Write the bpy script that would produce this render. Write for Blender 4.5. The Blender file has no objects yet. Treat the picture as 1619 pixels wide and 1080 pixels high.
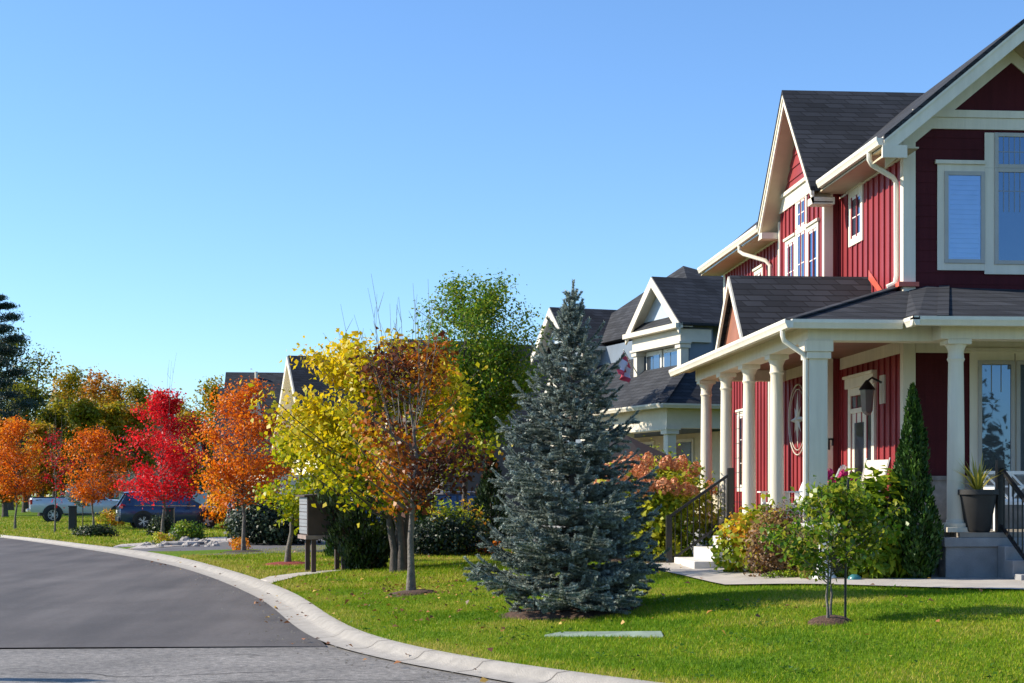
import bpy, math, random
import numpy as np
from mathutils import Vector, Matrix

sc = bpy.context.scene
R = math.radians
# ------------------------------------------------------------------ camera
FPX, CX, HY, EYE = 2500.0, 809.5, 780.0, 1.75      # focal length in photo pixels, principal column, horizon row, eye height
YAW = math.atan(190 / FPX)
SN, CS = math.sin(YAW), math.cos(YAW)
cd = bpy.data.cameras.new('camera')
cd.sensor_fit = 'HORIZONTAL'; cd.sensor_width = 36.0
cd.lens = FPX / 1619 * 36.0
cd.shift_y = (HY - 540) / 1619
cd.clip_start = 0.1; cd.clip_end = 2000
cam = bpy.data.objects.new('camera', cd); sc.collection.objects.link(cam)
cam.location = (0, 0, EYE); cam.rotation_euler = (R(90), 0, -YAW)
sc.camera = cam
# ------------------------------------------------------------------ sky and sun
SUN_EL, SUN_AZ = R(33), R(281)                      # azimuth clockwise from +Y: low sun on the left, a little beyond
w = bpy.data.worlds.new('World'); sc.world = w; w.use_nodes = True
nt = w.node_tree
bg = nt.nodes['Background']
sky = nt.nodes.new('ShaderNodeTexSky'); sky.sky_type = 'NISHITA'
sky.sun_disc = False; sky.sun_elevation = SUN_EL; sky.sun_rotation = SUN_AZ
sky.air_density = 1.0; sky.dust_density = 0.3; sky.ozone_density = 2.2; sky.altitude = 200
tn = nt.nodes.new('ShaderNodeMix'); tn.data_type = 'RGBA'; tn.blend_type = 'MULTIPLY'; tn.inputs[0].default_value = 1.0
tn.inputs[7].default_value = (0.75, 0.985, 1.25, 1)  # camera white balance for a cool October sky
nt.links.new(sky.outputs[0], tn.inputs[6]); nt.links.new(tn.outputs[2], bg.inputs[0]); bg.inputs[1].default_value = 0.115
sd = bpy.data.lights.new('sun', 'SUN'); sd.energy = 5.0; sd.angle = R(0.5); sd.color = (1.0, 0.91, 0.76)
sun = bpy.data.objects.new('sun', sd); sc.collection.objects.link(sun)
sdir = Vector((math.sin(SUN_AZ) * math.cos(SUN_EL), math.cos(SUN_AZ) * math.cos(SUN_EL), math.sin(SUN_EL)))
sun.rotation_euler = (-sdir).to_track_quat('-Z', 'Y').to_euler(); sun.location = sdir * 60
sc.view_settings.view_transform = 'Standard'; sc.view_settings.look = 'None'
sc.view_settings.exposure = 0.62; sc.view_settings.gamma = 1.0
sc.view_settings.use_curve_mapping = False

# ------------------------------------------------------------------ measuring helpers (photo pixel -> world place)
def W(px, py, d):
    r = (px - CX) / FPX * d
    return (r * CS + d * SN, d * CS - r * SN, EYE - (py - HY) / FPX * d)
def fX(px, X, py=HY):
    t = (px - CX) / FPX; Y = X * (CS - t * SN) / (SN + t * CS)
    return Y, EYE - (py - HY) / FPX * (X * SN + Y * CS)
def fY(px, Y, py=HY):
    t = (px - CX) / FPX; X = Y * (SN + t * CS) / (CS - t * SN)
    return X, EYE - (py - HY) / FPX * (X * SN + Y * CS)
def depth(x, y): return x * SN + y * CS

# ------------------------------------------------------------------ materials
def new_mat(name):
    m = bpy.data.materials.new(name); m.use_nodes = True
    n = m.node_tree.nodes; l = m.node_tree.links
    return m, n, l, n['Principled BSDF']
def sv(b, **k):
    for key, v in k.items():
        b.inputs[key.replace('_', ' ')].default_value = v
def c4(c): return (c[0], c[1], c[2], 1)
def ramp(n, cols):
    r = n.new('ShaderNodeValToRGB'); e = r.color_ramp.elements
    while len(e) < len(cols): e.new(0.5)
    for i, c in enumerate(cols):
        if len(c) == 2: e[i].position = c[0]; e[i].color = c4(c[1])
        else: e[i].position = i / (len(cols) - 1); e[i].color = c4(c)
    return r
def mat_plain(name, col, rough=0.5, metal=0.0, spec=0.5, var=0.12, scale=6.0, bump=0.0, bscale=60.0, coat=0.0):
    """a base colour broken by two sizes of soft noise, optional fine bump"""
    m, n, l, b = new_mat(name)
    sv(b, Roughness=rough, Metallic=metal, Specular_IOR_Level=spec, Coat_Weight=coat)
    tc = n.new('ShaderNodeTexCoord')
    nz = n.new('ShaderNodeTexNoise'); nz.inputs['Scale'].default_value = scale; nz.inputs['Detail'].default_value = 6
    l.new(tc.outputs['Object'], nz.inputs['Vector'])
    r = ramp(n, [(0.3, [max(0, x * (1 - var)) for x in col]), (0.7, [min(1, x * (1 + var)) for x in col])])
    l.new(nz.outputs['Fac'], r.inputs[0]); l.new(r.outputs[0], b.inputs['Base Color'])
    if bump:
        n2 = n.new('ShaderNodeTexNoise'); n2.inputs['Scale'].default_value = bscale; n2.inputs['Detail'].default_value = 4
        l.new(tc.outputs['Object'], n2.inputs['Vector'])
        bp = n.new('ShaderNodeBump'); bp.inputs['Strength'].default_value = bump; bp.inputs['Distance'].default_value = 0.02
        l.new(n2.outputs['Fac'], bp.inputs['Height']); l.new(bp.outputs[0], b.inputs['Normal'])
    return m
def mat_board(name, col, rough=0.6, spec=0.35, var=0.12):
    """painted board weathered in soft vertical streaks and blotches"""
    m, n, l, b = new_mat(name); sv(b, Roughness=rough, Specular_IOR_Level=spec)
    tc = n.new('ShaderNodeTexCoord'); mp = n.new('ShaderNodeMapping'); mp.inputs['Scale'].default_value = (5, 5, .35); l.new(tc.outputs['Object'], mp.inputs[0])
    n1 = n.new('ShaderNodeTexNoise'); n1.inputs['Scale'].default_value = 1.6; n1.inputs['Detail'].default_value = 7; n1.inputs['Roughness'].default_value = .65; l.new(mp.outputs[0], n1.inputs['Vector'])
    n2 = n.new('ShaderNodeTexNoise'); n2.inputs['Scale'].default_value = .7; n2.inputs['Detail'].default_value = 5; l.new(tc.outputs['Object'], n2.inputs['Vector'])
    ad = n.new('ShaderNodeMath'); ad.operation = 'ADD'; l.new(n1.outputs['Fac'], ad.inputs[0]); l.new(n2.outputs['Fac'], ad.inputs[1])
    hf = n.new('ShaderNodeMath'); hf.operation = 'MULTIPLY'; hf.inputs[1].default_value = .5; l.new(ad.outputs[0], hf.inputs[0])
    g = sum(col) / 3; r = ramp(n, [(0.36, [x * (1 - var * 1.3) for x in col]), (0.5, col), (0.66, [min(1, x * (1 + var) + g * .05) for x in col])]); l.new(hf.outputs[0], r.inputs[0]); l.new(r.outputs[0], b.inputs['Base Color'])
    n3 = n.new('ShaderNodeTexNoise'); n3.inputs['Scale'].default_value = 7; l.new(mp.outputs[0], n3.inputs['Vector'])
    bp = n.new('ShaderNodeBump'); bp.inputs['Strength'].default_value = .25; bp.inputs['Distance'].default_value = .012; l.new(n3.outputs['Fac'], bp.inputs['Height']); l.new(bp.outputs[0], b.inputs['Normal'])
    return m
def mat_leaf(name, cols, transl=0.35, spread=0.5, rough=0.45, spec=0.35):
    """leaf colour from each leaf's own random number plus a painted-by-species tint attribute"""
    m, n, l, b = new_mat(name)
    g = n.new('ShaderNodeNewGeometry'); at = n.new('ShaderNodeAttribute'); at.attribute_name = 'tint'
    mm = n.new('ShaderNodeMath'); mm.operation = 'MULTIPLY_ADD'
    l.new(g.outputs['Random Per Island'], mm.inputs[0]); mm.inputs[1].default_value = spread
    ad = n.new('ShaderNodeMath'); ad.operation = 'SUBTRACT'; l.new(at.outputs['Fac'], ad.inputs[0]); ad.inputs[1].default_value = spread / 2
    l.new(ad.outputs[0], mm.inputs[2])
    r = ramp(n, cols); l.new(mm.outputs[0], r.inputs[0])
    l.new(r.outputs[0], b.inputs['Base Color']); sv(b, Roughness=rough, Specular_IOR_Level=spec)
    t = n.new('ShaderNodeBsdfTranslucent'); l.new(r.outputs[0], t.inputs['Color'])
    mx = n.new('ShaderNodeMixShader'); mx.inputs[0].default_value = transl
    l.new(b.outputs[0], mx.inputs[1]); l.new(t.outputs[0], mx.inputs[2])
    l.new(mx.outputs[0], n['Material Output'].inputs[0])
    return m
def mat_shingle(name, col, row=0.145):
    m, n, l, b = new_mat(name); sv(b, Roughness=0.85, Specular_IOR_Level=0.25)
    tc = n.new('ShaderNodeTexCoord'); sx = n.new('ShaderNodeSeparateXYZ'); l.new(tc.outputs['Object'], sx.inputs[0])
    ad = n.new('ShaderNodeMath'); ad.operation = 'ADD'; l.new(sx.outputs[0], ad.inputs[0]); l.new(sx.outputs[1], ad.inputs[1])
    cb = n.new('ShaderNodeCombineXYZ'); l.new(ad.outputs[0], cb.inputs[0]); l.new(sx.outputs[2], cb.inputs[1])
    bk = n.new('ShaderNodeTexBrick'); l.new(cb.outputs[0], bk.inputs['Vector'])
    bk.inputs['Scale'].default_value = 1.0; bk.inputs['Brick Width'].default_value = 0.34; bk.inputs['Row Height'].default_value = row * 0.72
    bk.inputs['Mortar Size'].default_value = 0.010; bk.inputs['Mortar Smooth'].default_value = 0.3; bk.inputs['Bias'].default_value = 0.0
    bk.inputs['Color1'].default_value = c4([x * 0.72 for x in col]); bk.inputs['Color2'].default_value = c4([x * 1.35 for x in col])
    bk.inputs['Mortar'].default_value = c4([x * 0.45 for x in col])
    nz = n.new('ShaderNodeTexNoise'); nz.inputs['Scale'].default_value = 0.9; nz.inputs['Detail'].default_value = 8; l.new(tc.outputs['Object'], nz.inputs['Vector'])
    r = ramp(n, [(0.3, (0.75, 0.75, 0.75)), (0.7, (1.25, 1.23, 1.2))]); l.new(nz.outputs['Fac'], r.inputs[0])
    mx = n.new('ShaderNodeMix'); mx.data_type = 'RGBA'; mx.blend_type = 'MULTIPLY'; mx.inputs[0].default_value = 1.0
    l.new(bk.outputs['Color'], mx.inputs[6]); l.new(r.outputs[0], mx.inputs[7]); l.new(mx.outputs[2], b.inputs['Base Color'])
    bp = n.new('ShaderNodeBump'); bp.inputs['Strength'].default_value = 0.6; bp.inputs['Distance'].default_value = 0.02; bp.invert = True
    l.new(bk.outputs['Fac'], bp.inputs['Height']); l.new(bp.outputs[0], b.inputs['Normal'])
    return m
def mat_glass(name, tint=(0.02, 0.03, 0.05), refl=0.35, clear=False):
    """coated window pane: dark room behind, mirror-like coat in front"""
    m, n, l, b = new_mat(name); sv(b, Roughness=0.3, Base_Color=c4(tint))
    g = n.new('ShaderNodeBsdfGlossy'); g.inputs['Roughness'].default_value = 0.015; g.inputs['Color'].default_value = (0.42, 0.66, 1, 1)
    tc = n.new('ShaderNodeTexCoord'); nz = n.new('ShaderNodeTexNoise'); nz.inputs['Scale'].default_value = 1.3
    l.new(tc.outputs['Object'], nz.inputs['Vector'])
    bp = n.new('ShaderNodeBump'); bp.inputs['Strength'].default_value = 0.05; bp.inputs['Distance'].default_value = 0.03
    l.new(nz.outputs['Fac'], bp.inputs['Height']); l.new(bp.outputs[0], g.inputs['Normal'])
    fr = n.new('ShaderNodeFresnel'); fr.inputs['IOR'].default_value = 1.5
    ad = n.new('ShaderNodeMath'); ad.operation = 'ADD'; ad.use_clamp = True; ad.inputs[1].default_value = refl; l.new(fr.outputs[0], ad.inputs[0])
    mx = n.new('ShaderNodeMixShader'); l.new(ad.outputs[0], mx.inputs[0]); src = b
    if clear: src = n.new('ShaderNodeBsdfTransparent')
    l.new(src.outputs[0], mx.inputs[1]); l.new(g.outputs[0], mx.inputs[2])
    l.new(mx.outputs[0], n['Material Output'].inputs[0])
    return m

# ------------------------------------------------------------------ mesh helpers
def link(o): sc.collection.objects.link(o); return o
def tag(o, label=None, cat=None, group=None, kind=None):
    if label: o['label'] = label
    if cat: o['category'] = cat
    if group: o['group'] = group
    if kind: o['kind'] = kind
    return o
def thing(name, label, cat, loc=(0, 0, 0), rz=0.0, group=None):
    o = bpy.data.objects.new(name, None); o.empty_display_size = 0.2
    o.location = loc; o.rotation_euler = (0, 0, rz); link(o)
    return tag(o, label, cat, group)
def base_of(p):
    """world place of the thing a part belongs to"""
    v = Vector((0, 0, 0))
    while p is not None:
        v += Vector(p.location); p = p.parent
    return v
def copy_tree(o, parent=None):
    c = o.copy(); link(c)
    if parent is not None: c.parent = parent
    for ch in [x for x in sc.objects if x.parent == o]: copy_tree(ch, c)
    return c
class MB:
    """collects shapes, then links them as ONE mesh object"""
    def __init__(s): s.v = []; s.f = []; s.sm = []
    def add(s, vs, fs, smooth=False):
        o = len(s.v); s.v += [tuple(p) for p in vs]; s.f += [tuple(o + i for i in f) for f in fs]; s.sm += [smooth] * len(fs); return s
    def box(s, a, b):
        x0, x1 = sorted((a[0], b[0])); y0, y1 = sorted((a[1], b[1])); z0, z1 = sorted((a[2], b[2]))
        return s.add([(x0, y0, z0), (x1, y0, z0), (x1, y1, z0), (x0, y1, z0), (x0, y0, z1), (x1, y0, z1), (x1, y1, z1), (x0, y1, z1)],
                     [(3, 2, 1, 0), (4, 5, 6, 7), (0, 1, 5, 4), (1, 2, 6, 5), (2, 3, 7, 6), (3, 0, 4, 7)])
    def bar(s, p, q, wd, th, up=(0, 0, 1)):
        """rectangular bar from p to q"""
        p, q = Vector(p), Vector(q); d = (q - p).normalized(); u = Vector(up)
        sd_ = d.cross(u)
        if sd_.length < 1e-4: sd_ = d.cross(Vector((1, 0, 0)))
        sd_.normalize(); u = sd_.cross(d); a, b = sd_ * wd / 2, u * th / 2
        return s.add([p - a - b, p + a - b, p + a + b, p - a + b, q - a - b, q + a - b, q + a + b, q - a + b],
                     [(3, 2, 1, 0), (4, 5, 6, 7), (0, 1, 5, 4), (1, 2, 6, 5), (2, 3, 7, 6), (3, 0, 4, 7)])
    def prism(s, poly, off):
        """polygon (3-D points) pushed along off"""
        n = len(poly); off = Vector(off); p2 = [Vector(p) + off for p in poly]
        fs = [tuple(range(n))[::-1], tuple(range(n, 2 * n))] + [(i, (i + 1) % n, n + (i + 1) % n, n + i) for i in range(n)]
        return s.add(list(poly) + p2, fs)
    def tube(s, path, radii, n=8, cap=True):
        path = [Vector(p) for p in path]; vs = []; fs = []
        if not hasattr(radii, '__len__'): radii = [radii] * len(path)
        ref = Vector((0.13, 0.97, 0.2))
        for i, p in enumerate(path):
            d = (path[min(i + 1, len(path) - 1)] - path[max(i - 1, 0)]).normalized()
            a = d.cross(ref)
            if a.length < 0.1: a = d.cross(Vector((1, 0, 0)))
            a.normalize(); b = d.cross(a)
            for k in range(n):
                t = 2 * math.pi * k / n
                vs.append(p + (a * math.cos(t) + b * math.sin(t)) * radii[i])
        for i in range(len(path) - 1):
            for k in range(n):
                fs.append((i * n + k, i * n + (k + 1) % n, (i + 1) * n + (k + 1) % n, (i + 1) * n + k))
        if cap: fs += [tuple(range(n))[::-1], tuple(range((len(path) - 1) * n, len(path) * n))]
        return s.add(vs, fs, True)
    def lathe(s, prof, c=(0, 0, 0), n=24, axis='z', cap=True):
        vs = []; fs = []
        for r, h in prof:
            for k in range(n):
                t = 2 * math.pi * k / n; a, b = r * math.cos(t), r * math.sin(t)
                p = (a, b, h) if axis == 'z' else ((a, h, b) if axis == 'y' else (h, a, b))
                vs.append((c[0] + p[0], c[1] + p[1], c[2] + p[2]))
        m = len(prof)
        for i in range(m - 1):
            for k in range(n):
                fs.append((i * n + k, i * n + (k + 1) % n, (i + 1) * n + (k + 1) % n, (i + 1) * n + k))
        if cap: fs += [tuple(range(n))[::-1], tuple(range((m - 1) * n, m * n))]
        return s.add(vs, fs, True)
    def build(s, name, mat, parent=None, world=False, bevel=0.0, auto=True):
        vs = s.v
        if world and parent is not None:
            b = base_of(parent); vs = [(p[0] - b.x, p[1] - b.y, p[2] - b.z) for p in vs]
        me = bpy.data.meshes.new(name); me.from_pydata(vs, [], s.f)
        me.polygons.foreach_set('use_smooth', s.sm)
        me.materials.append(mat)
        me.update()
        if any(s.sm):
            try: me.set_sharp_from_angle(angle=R(40))
            except Exception: pass
        o = bpy.data.objects.new(name, me); link(o)
        if parent is not None: o.parent = parent
        if bevel:
            bv = o.modifiers.new('bevel', 'BEVEL'); bv.width = bevel; bv.segments = 2; bv.limit_method = 'ANGLE'; bv.angle_limit = R(40)
        return o
def np_mesh(name, verts, quads, mat, parent=None, tint=None, world=False, tris=False, smooth=False):
    """fast mesh from numpy arrays"""
    verts = np.asarray(verts, dtype=np.float32).reshape(-1, 3)
    quads = np.asarray(quads, dtype=np.int32); k = quads.shape[1]; nf = len(quads)
    if world and parent is not None: verts = verts - np.array(base_of(parent), dtype=np.float32)
    me = bpy.data.meshes.new(name)
    me.vertices.add(len(verts)); me.vertices.foreach_set('co', verts.ravel())
    me.loops.add(nf * k); me.loops.foreach_set('vertex_index', quads.ravel())
    me.polygons.add(nf); me.polygons.foreach_set('loop_start', np.arange(0, nf * k, k, dtype=np.int32))
    me.polygons.foreach_set('loop_total', np.full(nf, k, dtype=np.int32))
    if smooth: me.polygons.foreach_set('use_smooth', np.ones(nf, dtype=bool))
    me.update(calc_edges=True); me.materials.append(mat)
    if tint is not None:
        a = me.attributes.new('tint', 'FLOAT', 'FACE'); a.data.foreach_set('value', np.asarray(tint, dtype=np.float32))
    me.validate()
    o = bpy.data.objects.new(name, me); link(o)
    if parent is not None: o.parent = parent
    return o
def unit(a): return a / np.maximum(np.linalg.norm(a, axis=-1, keepdims=True), 1e-9)
def leaf_arrays(rng, c, size, axis=None, nrm=None, aspect=0.62, fold=0.14, jitter=0.5):
    """one bent quad per leaf"""
    n = len(c)
    if nrm is None: nrm = rng.normal(size=(n, 3)) + np.array([0, 0, 0.7])
    if axis is None: axis = rng.normal(size=(n, 3)) + np.array([0, 0, -0.35])
    nrm = unit(nrm); axis = axis - nrm * np.sum(axis * nrm, 1, keepdims=True); axis = unit(axis); b = np.cross(nrm, axis)
    L = (size * (1 + jitter * rng.uniform(-1, 1, n)))[:, None] if not np.isscalar(size) else (size * (1 + jitter * rng.uniform(-1, 1, n)))[:, None]
    v = np.stack([c - axis * L * .5, c + b * L * aspect * .5 + nrm * L * fold - axis * L * .08, c + axis * L * .5, c - b * L * aspect * .5 + nrm * L * fold - axis * L * .08], 1)
    return v.reshape(-1, 3), np.arange(4 * n).reshape(n, 4)
def pip(x, y, poly):
    """points in polygon, vectorised"""
    x = np.asarray(x, float); y = np.asarray(y, float); ins = np.zeros(x.shape, bool); n = len(poly)
    for i in range(n):
        x0, y0 = poly[i][:2]; x1, y1 = poly[(i + 1) % n][:2]
        if y0 == y1: continue
        cnd = ((y0 > y) != (y1 > y)) & (x < (x1 - x0) * (y - y0) / (y1 - y0) + x0)
        ins ^= cnd
    return ins
# ------------------------------------------------------------------ the lie of the land
def gpix(px, py, z): 
    return W(px, py, (EYE - z) * FPX / (py - HY))[:2]
KERB = 0.08
LAWN_EDGE = [(90, -40), (30, -5), (14, 3.5), (7.5, 8.0), (4.2, 11.2)] + \
    [gpix(px, py, KERB) for px, py in [(1000, 1080), (830, 1055), (700, 1037), (600, 1012), (545, 994), (493, 957), (471, 940), (411, 918), (382, 908), (270, 877.5), (130, 861), (56, 851.5), (0, 846.7)]] + \
    [(-18.6, 72), (-23, 82), (-31, 95), (-47, 112), (-90, 145), (-200, 210)]
ASPH_EDGE = [(-0.75, 18.1), (-1.0, 19.6), (-1.42, 22.49), (-2.11, 26.59), (-2.94, 29.97), (-4.03, 34.85), (-5.72, 40.32), (-9.14, 49.45), (-11.9, 55.75), (-15.53, 64.22),
    (-19.2, 71.8), (-23.7, 81.5), (-31.7, 94.2), (-47.6, 111.2), (-90.4, 144.2), (-200.4, 209)]
OLD_EDGE = [(89, -41), (29.4, -5.6), (13.3, 2.7), (6.9, 7.3), (3.3, 10.9), (1.9, 13.2), (1.17, 14.63), (0.51, 15.74), (-0.13, 16.89), (-0.75, 18.1)]
EDGE = np.array(LAWN_EDGE)
def edge_dist(x, y):
    """signed distance from the back of the kerb, positive on the lawn"""
    x = np.asarray(x, float); y = np.asarray(y, float); best = np.full(x.shape, 1e9); sg = np.ones(x.shape)
    for (x0, y0), (x1, y1) in zip(EDGE[:-1], EDGE[1:]):
        dx, dy = x1 - x0, y1 - y0; L2 = dx * dx + dy * dy
        t = np.clip(((x - x0) * dx + (y - y0) * dy) / L2, 0, 1)
        ex, ey = x - (x0 + t * dx), y - (y0 + t * dy); d = np.hypot(ex, ey)
        s_ = np.where(dx * (y - y0) - dy * (x - x0) < 0, 1.0, -1.0)
        m = d < best; best = np.where(m, d, best); sg = np.where(m, s_, sg)
    return best * sg
def smooth(t): t = np.clip(t, 0, 1); return t * t * (3 - 2 * t)
def zg(x, y):
    d = edge_dist(x, y)
    rise = 0.46 * smooth((d + 0.3) / 7.5) * (1 - 0.85 * smooth((np.asarray(y, float) - 29) / 9.0) * (1 - smooth((np.asarray(x, float) - 4.0) / 4.0)))
    z = KERB + rise + 0.012 * np.sin(np.asarray(x) * 1.7) * np.cos(np.asarray(y) * 1.3)
    return np.where(d > 0, z, np.where(d > -0.25, KERB - .015 + (d / 0.25) * 0.16, -0.10))
def gp(px, py):
    """photo pixel on the ground -> world point"""
    z = 0.1
    for _ in range(25):
        x, y, _z = W(px, py, (EYE - z) * FPX / (py - HY)); z = 0.5 * z + 0.5 * float(zg(x, y))
    return (x, y, z)
def gat(x, y): return (x, y, float(zg(x, y)))

# ---- lawn sheet, out to the horizon
def axis_pts(bands):
    out = []
    for a, b, st in bands: out += list(np.arange(a, b, st))
    return np.array(out + [bands[-1][1]])
def mat_lawn():
    m, n, l, b = new_mat('turf'); sv(b, Roughness=0.95, Specular_IOR_Level=0.1)
    tc = n.new('ShaderNodeTexCoord')
    n1 = n.new('ShaderNodeTexNoise'); n1.inputs['Scale'].default_value = 0.45; n1.inputs['Detail'].default_value = 5; l.new(tc.outputs['Object'], n1.inputs['Vector'])
    n2 = n.new('ShaderNodeTexNoise'); n2.inputs['Scale'].default_value = 14; n2.inputs['Detail'].default_value = 6; l.new(tc.outputs['Object'], n2.inputs['Vector'])
    r1 = ramp(n, [(0.3, (0.085, 0.165, 0.010)), (0.55, (0.12, 0.19, 0.012)), (0.75, (0.18, 0.20, 0.025))]); l.new(n1.outputs['Fac'], r1.inputs[0])
    r2 = ramp(n, [(0.25, (0.45, 0.5, 0.45)), (0.7, (1.2, 1.2, 1.1))]); l.new(n2.outputs['Fac'], r2.inputs[0])
    mx = n.new('ShaderNodeMix'); mx.data_type = 'RGBA'; mx.blend_type = 'MULTIPLY'; mx.inputs[0].default_value = 1
    l.new(r1.outputs[0], mx.inputs[6]); l.new(r2.outputs[0], mx.inputs[7]); l.new(mx.outputs[2], b.inputs['Base Color'])
    bp = n.new('ShaderNodeBump'); bp.inputs['Strength'].default_value = 0.8; bp.inputs['Distance'].default_value = 0.04
    l.new(n2.outputs['Fac'], bp.inputs['Height']); l.new(bp.outputs[0], b.inputs['Normal'])
    return m
M_LAWN = mat_lawn()
gx = axis_pts([(-700, -120, 40), (-120, -40, 4), (-40, -16, 1.0), (-16, 14, 0.18), (14, 40, 1.5), (40, 120, 8), (120, 700, 40)])
gy = axis_pts([(-300, -40, 20), (-40, 9, 1.5), (9, 46, 0.18), (46, 90, 0.6), (90, 200, 4), (200, 1200, 50)])
GX, GY = np.meshgrid(gx, gy)
GZ = zg(GX, GY)
nx, ny = len(gx), len(gy)
idx = np.arange(nx * ny).reshape(ny, nx)
q = np.stack([idx[:-1, :-1], idx[:-1, 1:], idx[1:, 1:], idx[1:, :-1]], -1).reshape(-1, 4)
lawn = tag(np_mesh('lawn', np.stack([GX, GY, GZ], -1).reshape(-1, 3), q, M_LAWN, smooth=True), kind='structure')

# ---- roads
def mat_asphalt(name, dark, light, speck, patch=0.35, mid=0.15, streak=False):
    m, n, l, b = new_mat(name); sv(b, Roughness=0.75, Specular_IOR_Level=0.35)
    tc = n.new('ShaderNodeTexCoord')
    n1 = n.new('ShaderNodeTexNoise'); n1.inputs['Scale'].default_value = patch; n1.inputs['Detail'].default_value = 4; n1.inputs['Distortion'].default_value = 0.6; l.new(tc.outputs['Object'], n1.inputs['Vector'])
    r1 = ramp(n, [(0.3, dark), (0.72, light)]); l.new(n1.outputs['Fac'], r1.inputs[0])
    vo = n.new('ShaderNodeTexNoise'); vo.inputs['Scale'].default_value = 55; vo.inputs['Detail'].default_value = 6; vo.inputs['Roughness'].default_value = 0.8; l.new(tc.outputs['Object'], vo.inputs['Vector'])
    r2 = ramp(n, [(0.3, (1 - speck,) * 3), (0.7, (1 + speck,) * 3)]); l.new(vo.outputs['Fac'], r2.inputs[0])
    mx = n.new('ShaderNodeMix'); mx.data_type = 'RGBA'; mx.blend_type = 'MULTIPLY'; mx.inputs[0].default_value = 1
    l.new(r1.outputs[0], mx.inputs[6]); l.new(r2.outputs[0], mx.inputs[7]); n3 = n.new('ShaderNodeTexNoise'); n3.inputs['Scale'].default_value = 11; n3.inputs['Detail'].default_value = 7; n3.inputs['Roughness'].default_value = .75; l.new(tc.outputs['Object'], n3.inputs['Vector'])
    r3 = ramp(n, [(0.32, (1 - mid,) * 3), (0.68, (1 + mid,) * 3)]); l.new(n3.outputs['Fac'], r3.inputs[0])
    m3 = n.new('ShaderNodeMix'); m3.data_type = 'RGBA'; m3.blend_type = 'MULTIPLY'; m3.inputs[0].default_value = 1; l.new(mx.outputs[2], m3.inputs[6]); l.new(r3.outputs[0], m3.inputs[7]); last = m3
    if streak:                                       # paver passes and tyre-worn swaths along the lane
        mp = n.new('ShaderNodeMapping'); mp.inputs['Scale'].default_value = (1.1, .13, 1); mp.inputs['Rotation'].default_value = (0, 0, R(-16)); l.new(tc.outputs['Object'], mp.inputs[0])
        n4 = n.new('ShaderNodeTexNoise'); n4.inputs['Scale'].default_value = 1.1; n4.inputs['Detail'].default_value = 5; l.new(mp.outputs[0], n4.inputs['Vector'])
        r4 = ramp(n, [(0.35, (.78,) * 3), (0.65, (1.28,) * 3)]); l.new(n4.outputs['Fac'], r4.inputs[0])
        m4 = n.new('ShaderNodeMix'); m4.data_type = 'RGBA'; m4.blend_type = 'MULTIPLY'; m4.inputs[0].default_value = 1; l.new(m3.outputs[2], m4.inputs[6]); l.new(r4.outputs[0], m4.inputs[7]); last = m4
    l.new(last.outputs[2], b.inputs['Base Color'])
    bp = n.new('ShaderNodeBump'); bp.inputs['Strength'].default_value = 0.5; bp.inputs['Distance'].default_value = 0.01
    l.new(vo.outputs['Fac'], bp.inputs['Height']); l.new(bp.outputs[0], b.inputs['Normal'])
    return m
M_NEW = mat_asphalt('new_asphalt', (0.077, 0.067, 0.060), (0.109, 0.097, 0.088), 0.3, streak=True)
M_OLD = mat_asphalt('worn_asphalt', (0.155, 0.142, 0.125), (0.25, 0.23, 0.204), 0.75, 0.8, mid=.6)
def strip(name, A, B, zA, zB, mat, sub=1, kind='structure'):
    """sheet between two polylines with the same number of points"""
    v = []; f = []
    for i, (a, b) in enumerate(zip(A, B)):
        za = zA(i, a) if callable(zA) else zA; zb = zB(i, b) if callable(zB) else zB
        v += [(a[0], a[1], za), (b[0], b[1], zb)]
        if i: f.append((2 * i - 2, 2 * i - 1, 2 * i + 1, 2 * i))
    m = MB(); m.add(v, f); o = m.build(name, mat)
    return tag(o, kind=kind)
def resample(P, n):
    P = np.array([p[:2] for p in P], float); s = np.r_[0, np.cumsum(np.hypot(*np.diff(P, axis=0).T))]
    t = np.linspace(0, s[-1], n); return np.stack([np.interp(t, s, P[:, 0]), np.interp(t, s, P[:, 1])], 1)
def chaikin(P, k=2):
    P = np.array([p[:2] for p in P], float)
    for _ in range(k):
        Q = np.empty((2 * len(P) - 2, 2)); Q[0::2] = P[:-1] * .75 + P[1:] * .25; Q[1::2] = P[:-1] * .25 + P[1:] * .75
        P = np.vstack([P[:1], Q, P[-1:]])
    return P
SEAM_Y = 18.1
rr = random.Random(5)
# the new surface: from the sawn seam away to the bend; its right edge is a little ragged
ae = chaikin(ASPH_EDGE, 2)
ae2 = []
for i in range(len(ae) - 1):
    nsub = max(1, int(np.hypot(*(ae[i + 1] - ae[i])) / 0.35)) if ae[i][1] < 45 else 1
    for k in range(nsub):
        p = ae[i] + (ae[i + 1] - ae[i]) * k / nsub
        ae2.append((p[0] + (rr.uniform(-.025, .025) if p[1] < 45 else 0), p[1]))
ae2.append(tuple(ae[-1]))
left = [(p[0] - 11.5 - 0.02 * p[1], p[1] - (0 if p[1] < 45 else min(14, (p[1] - 45) * .35))) for p in ae2]
left[0] = (left[0][0], SEAM_Y + 0.28)
strip('new_road', left, ae2, 0.012, 0.012, M_NEW)
m = MB()                                             # the milled lip of the new surface along the seam
m.add([(-14, 18.37, 0.012), (-0.75, 18.1, 0.012), (-0.75, 18.085, 0.001), (-14, 18.355, 0.001)], [(0, 3, 2, 1)])
tag(m.build('new_road_lip', mat_plain('tar_edge', (0.07, 0.065, 0.065), 0.8, bump=0.5)), kind='structure')
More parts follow.
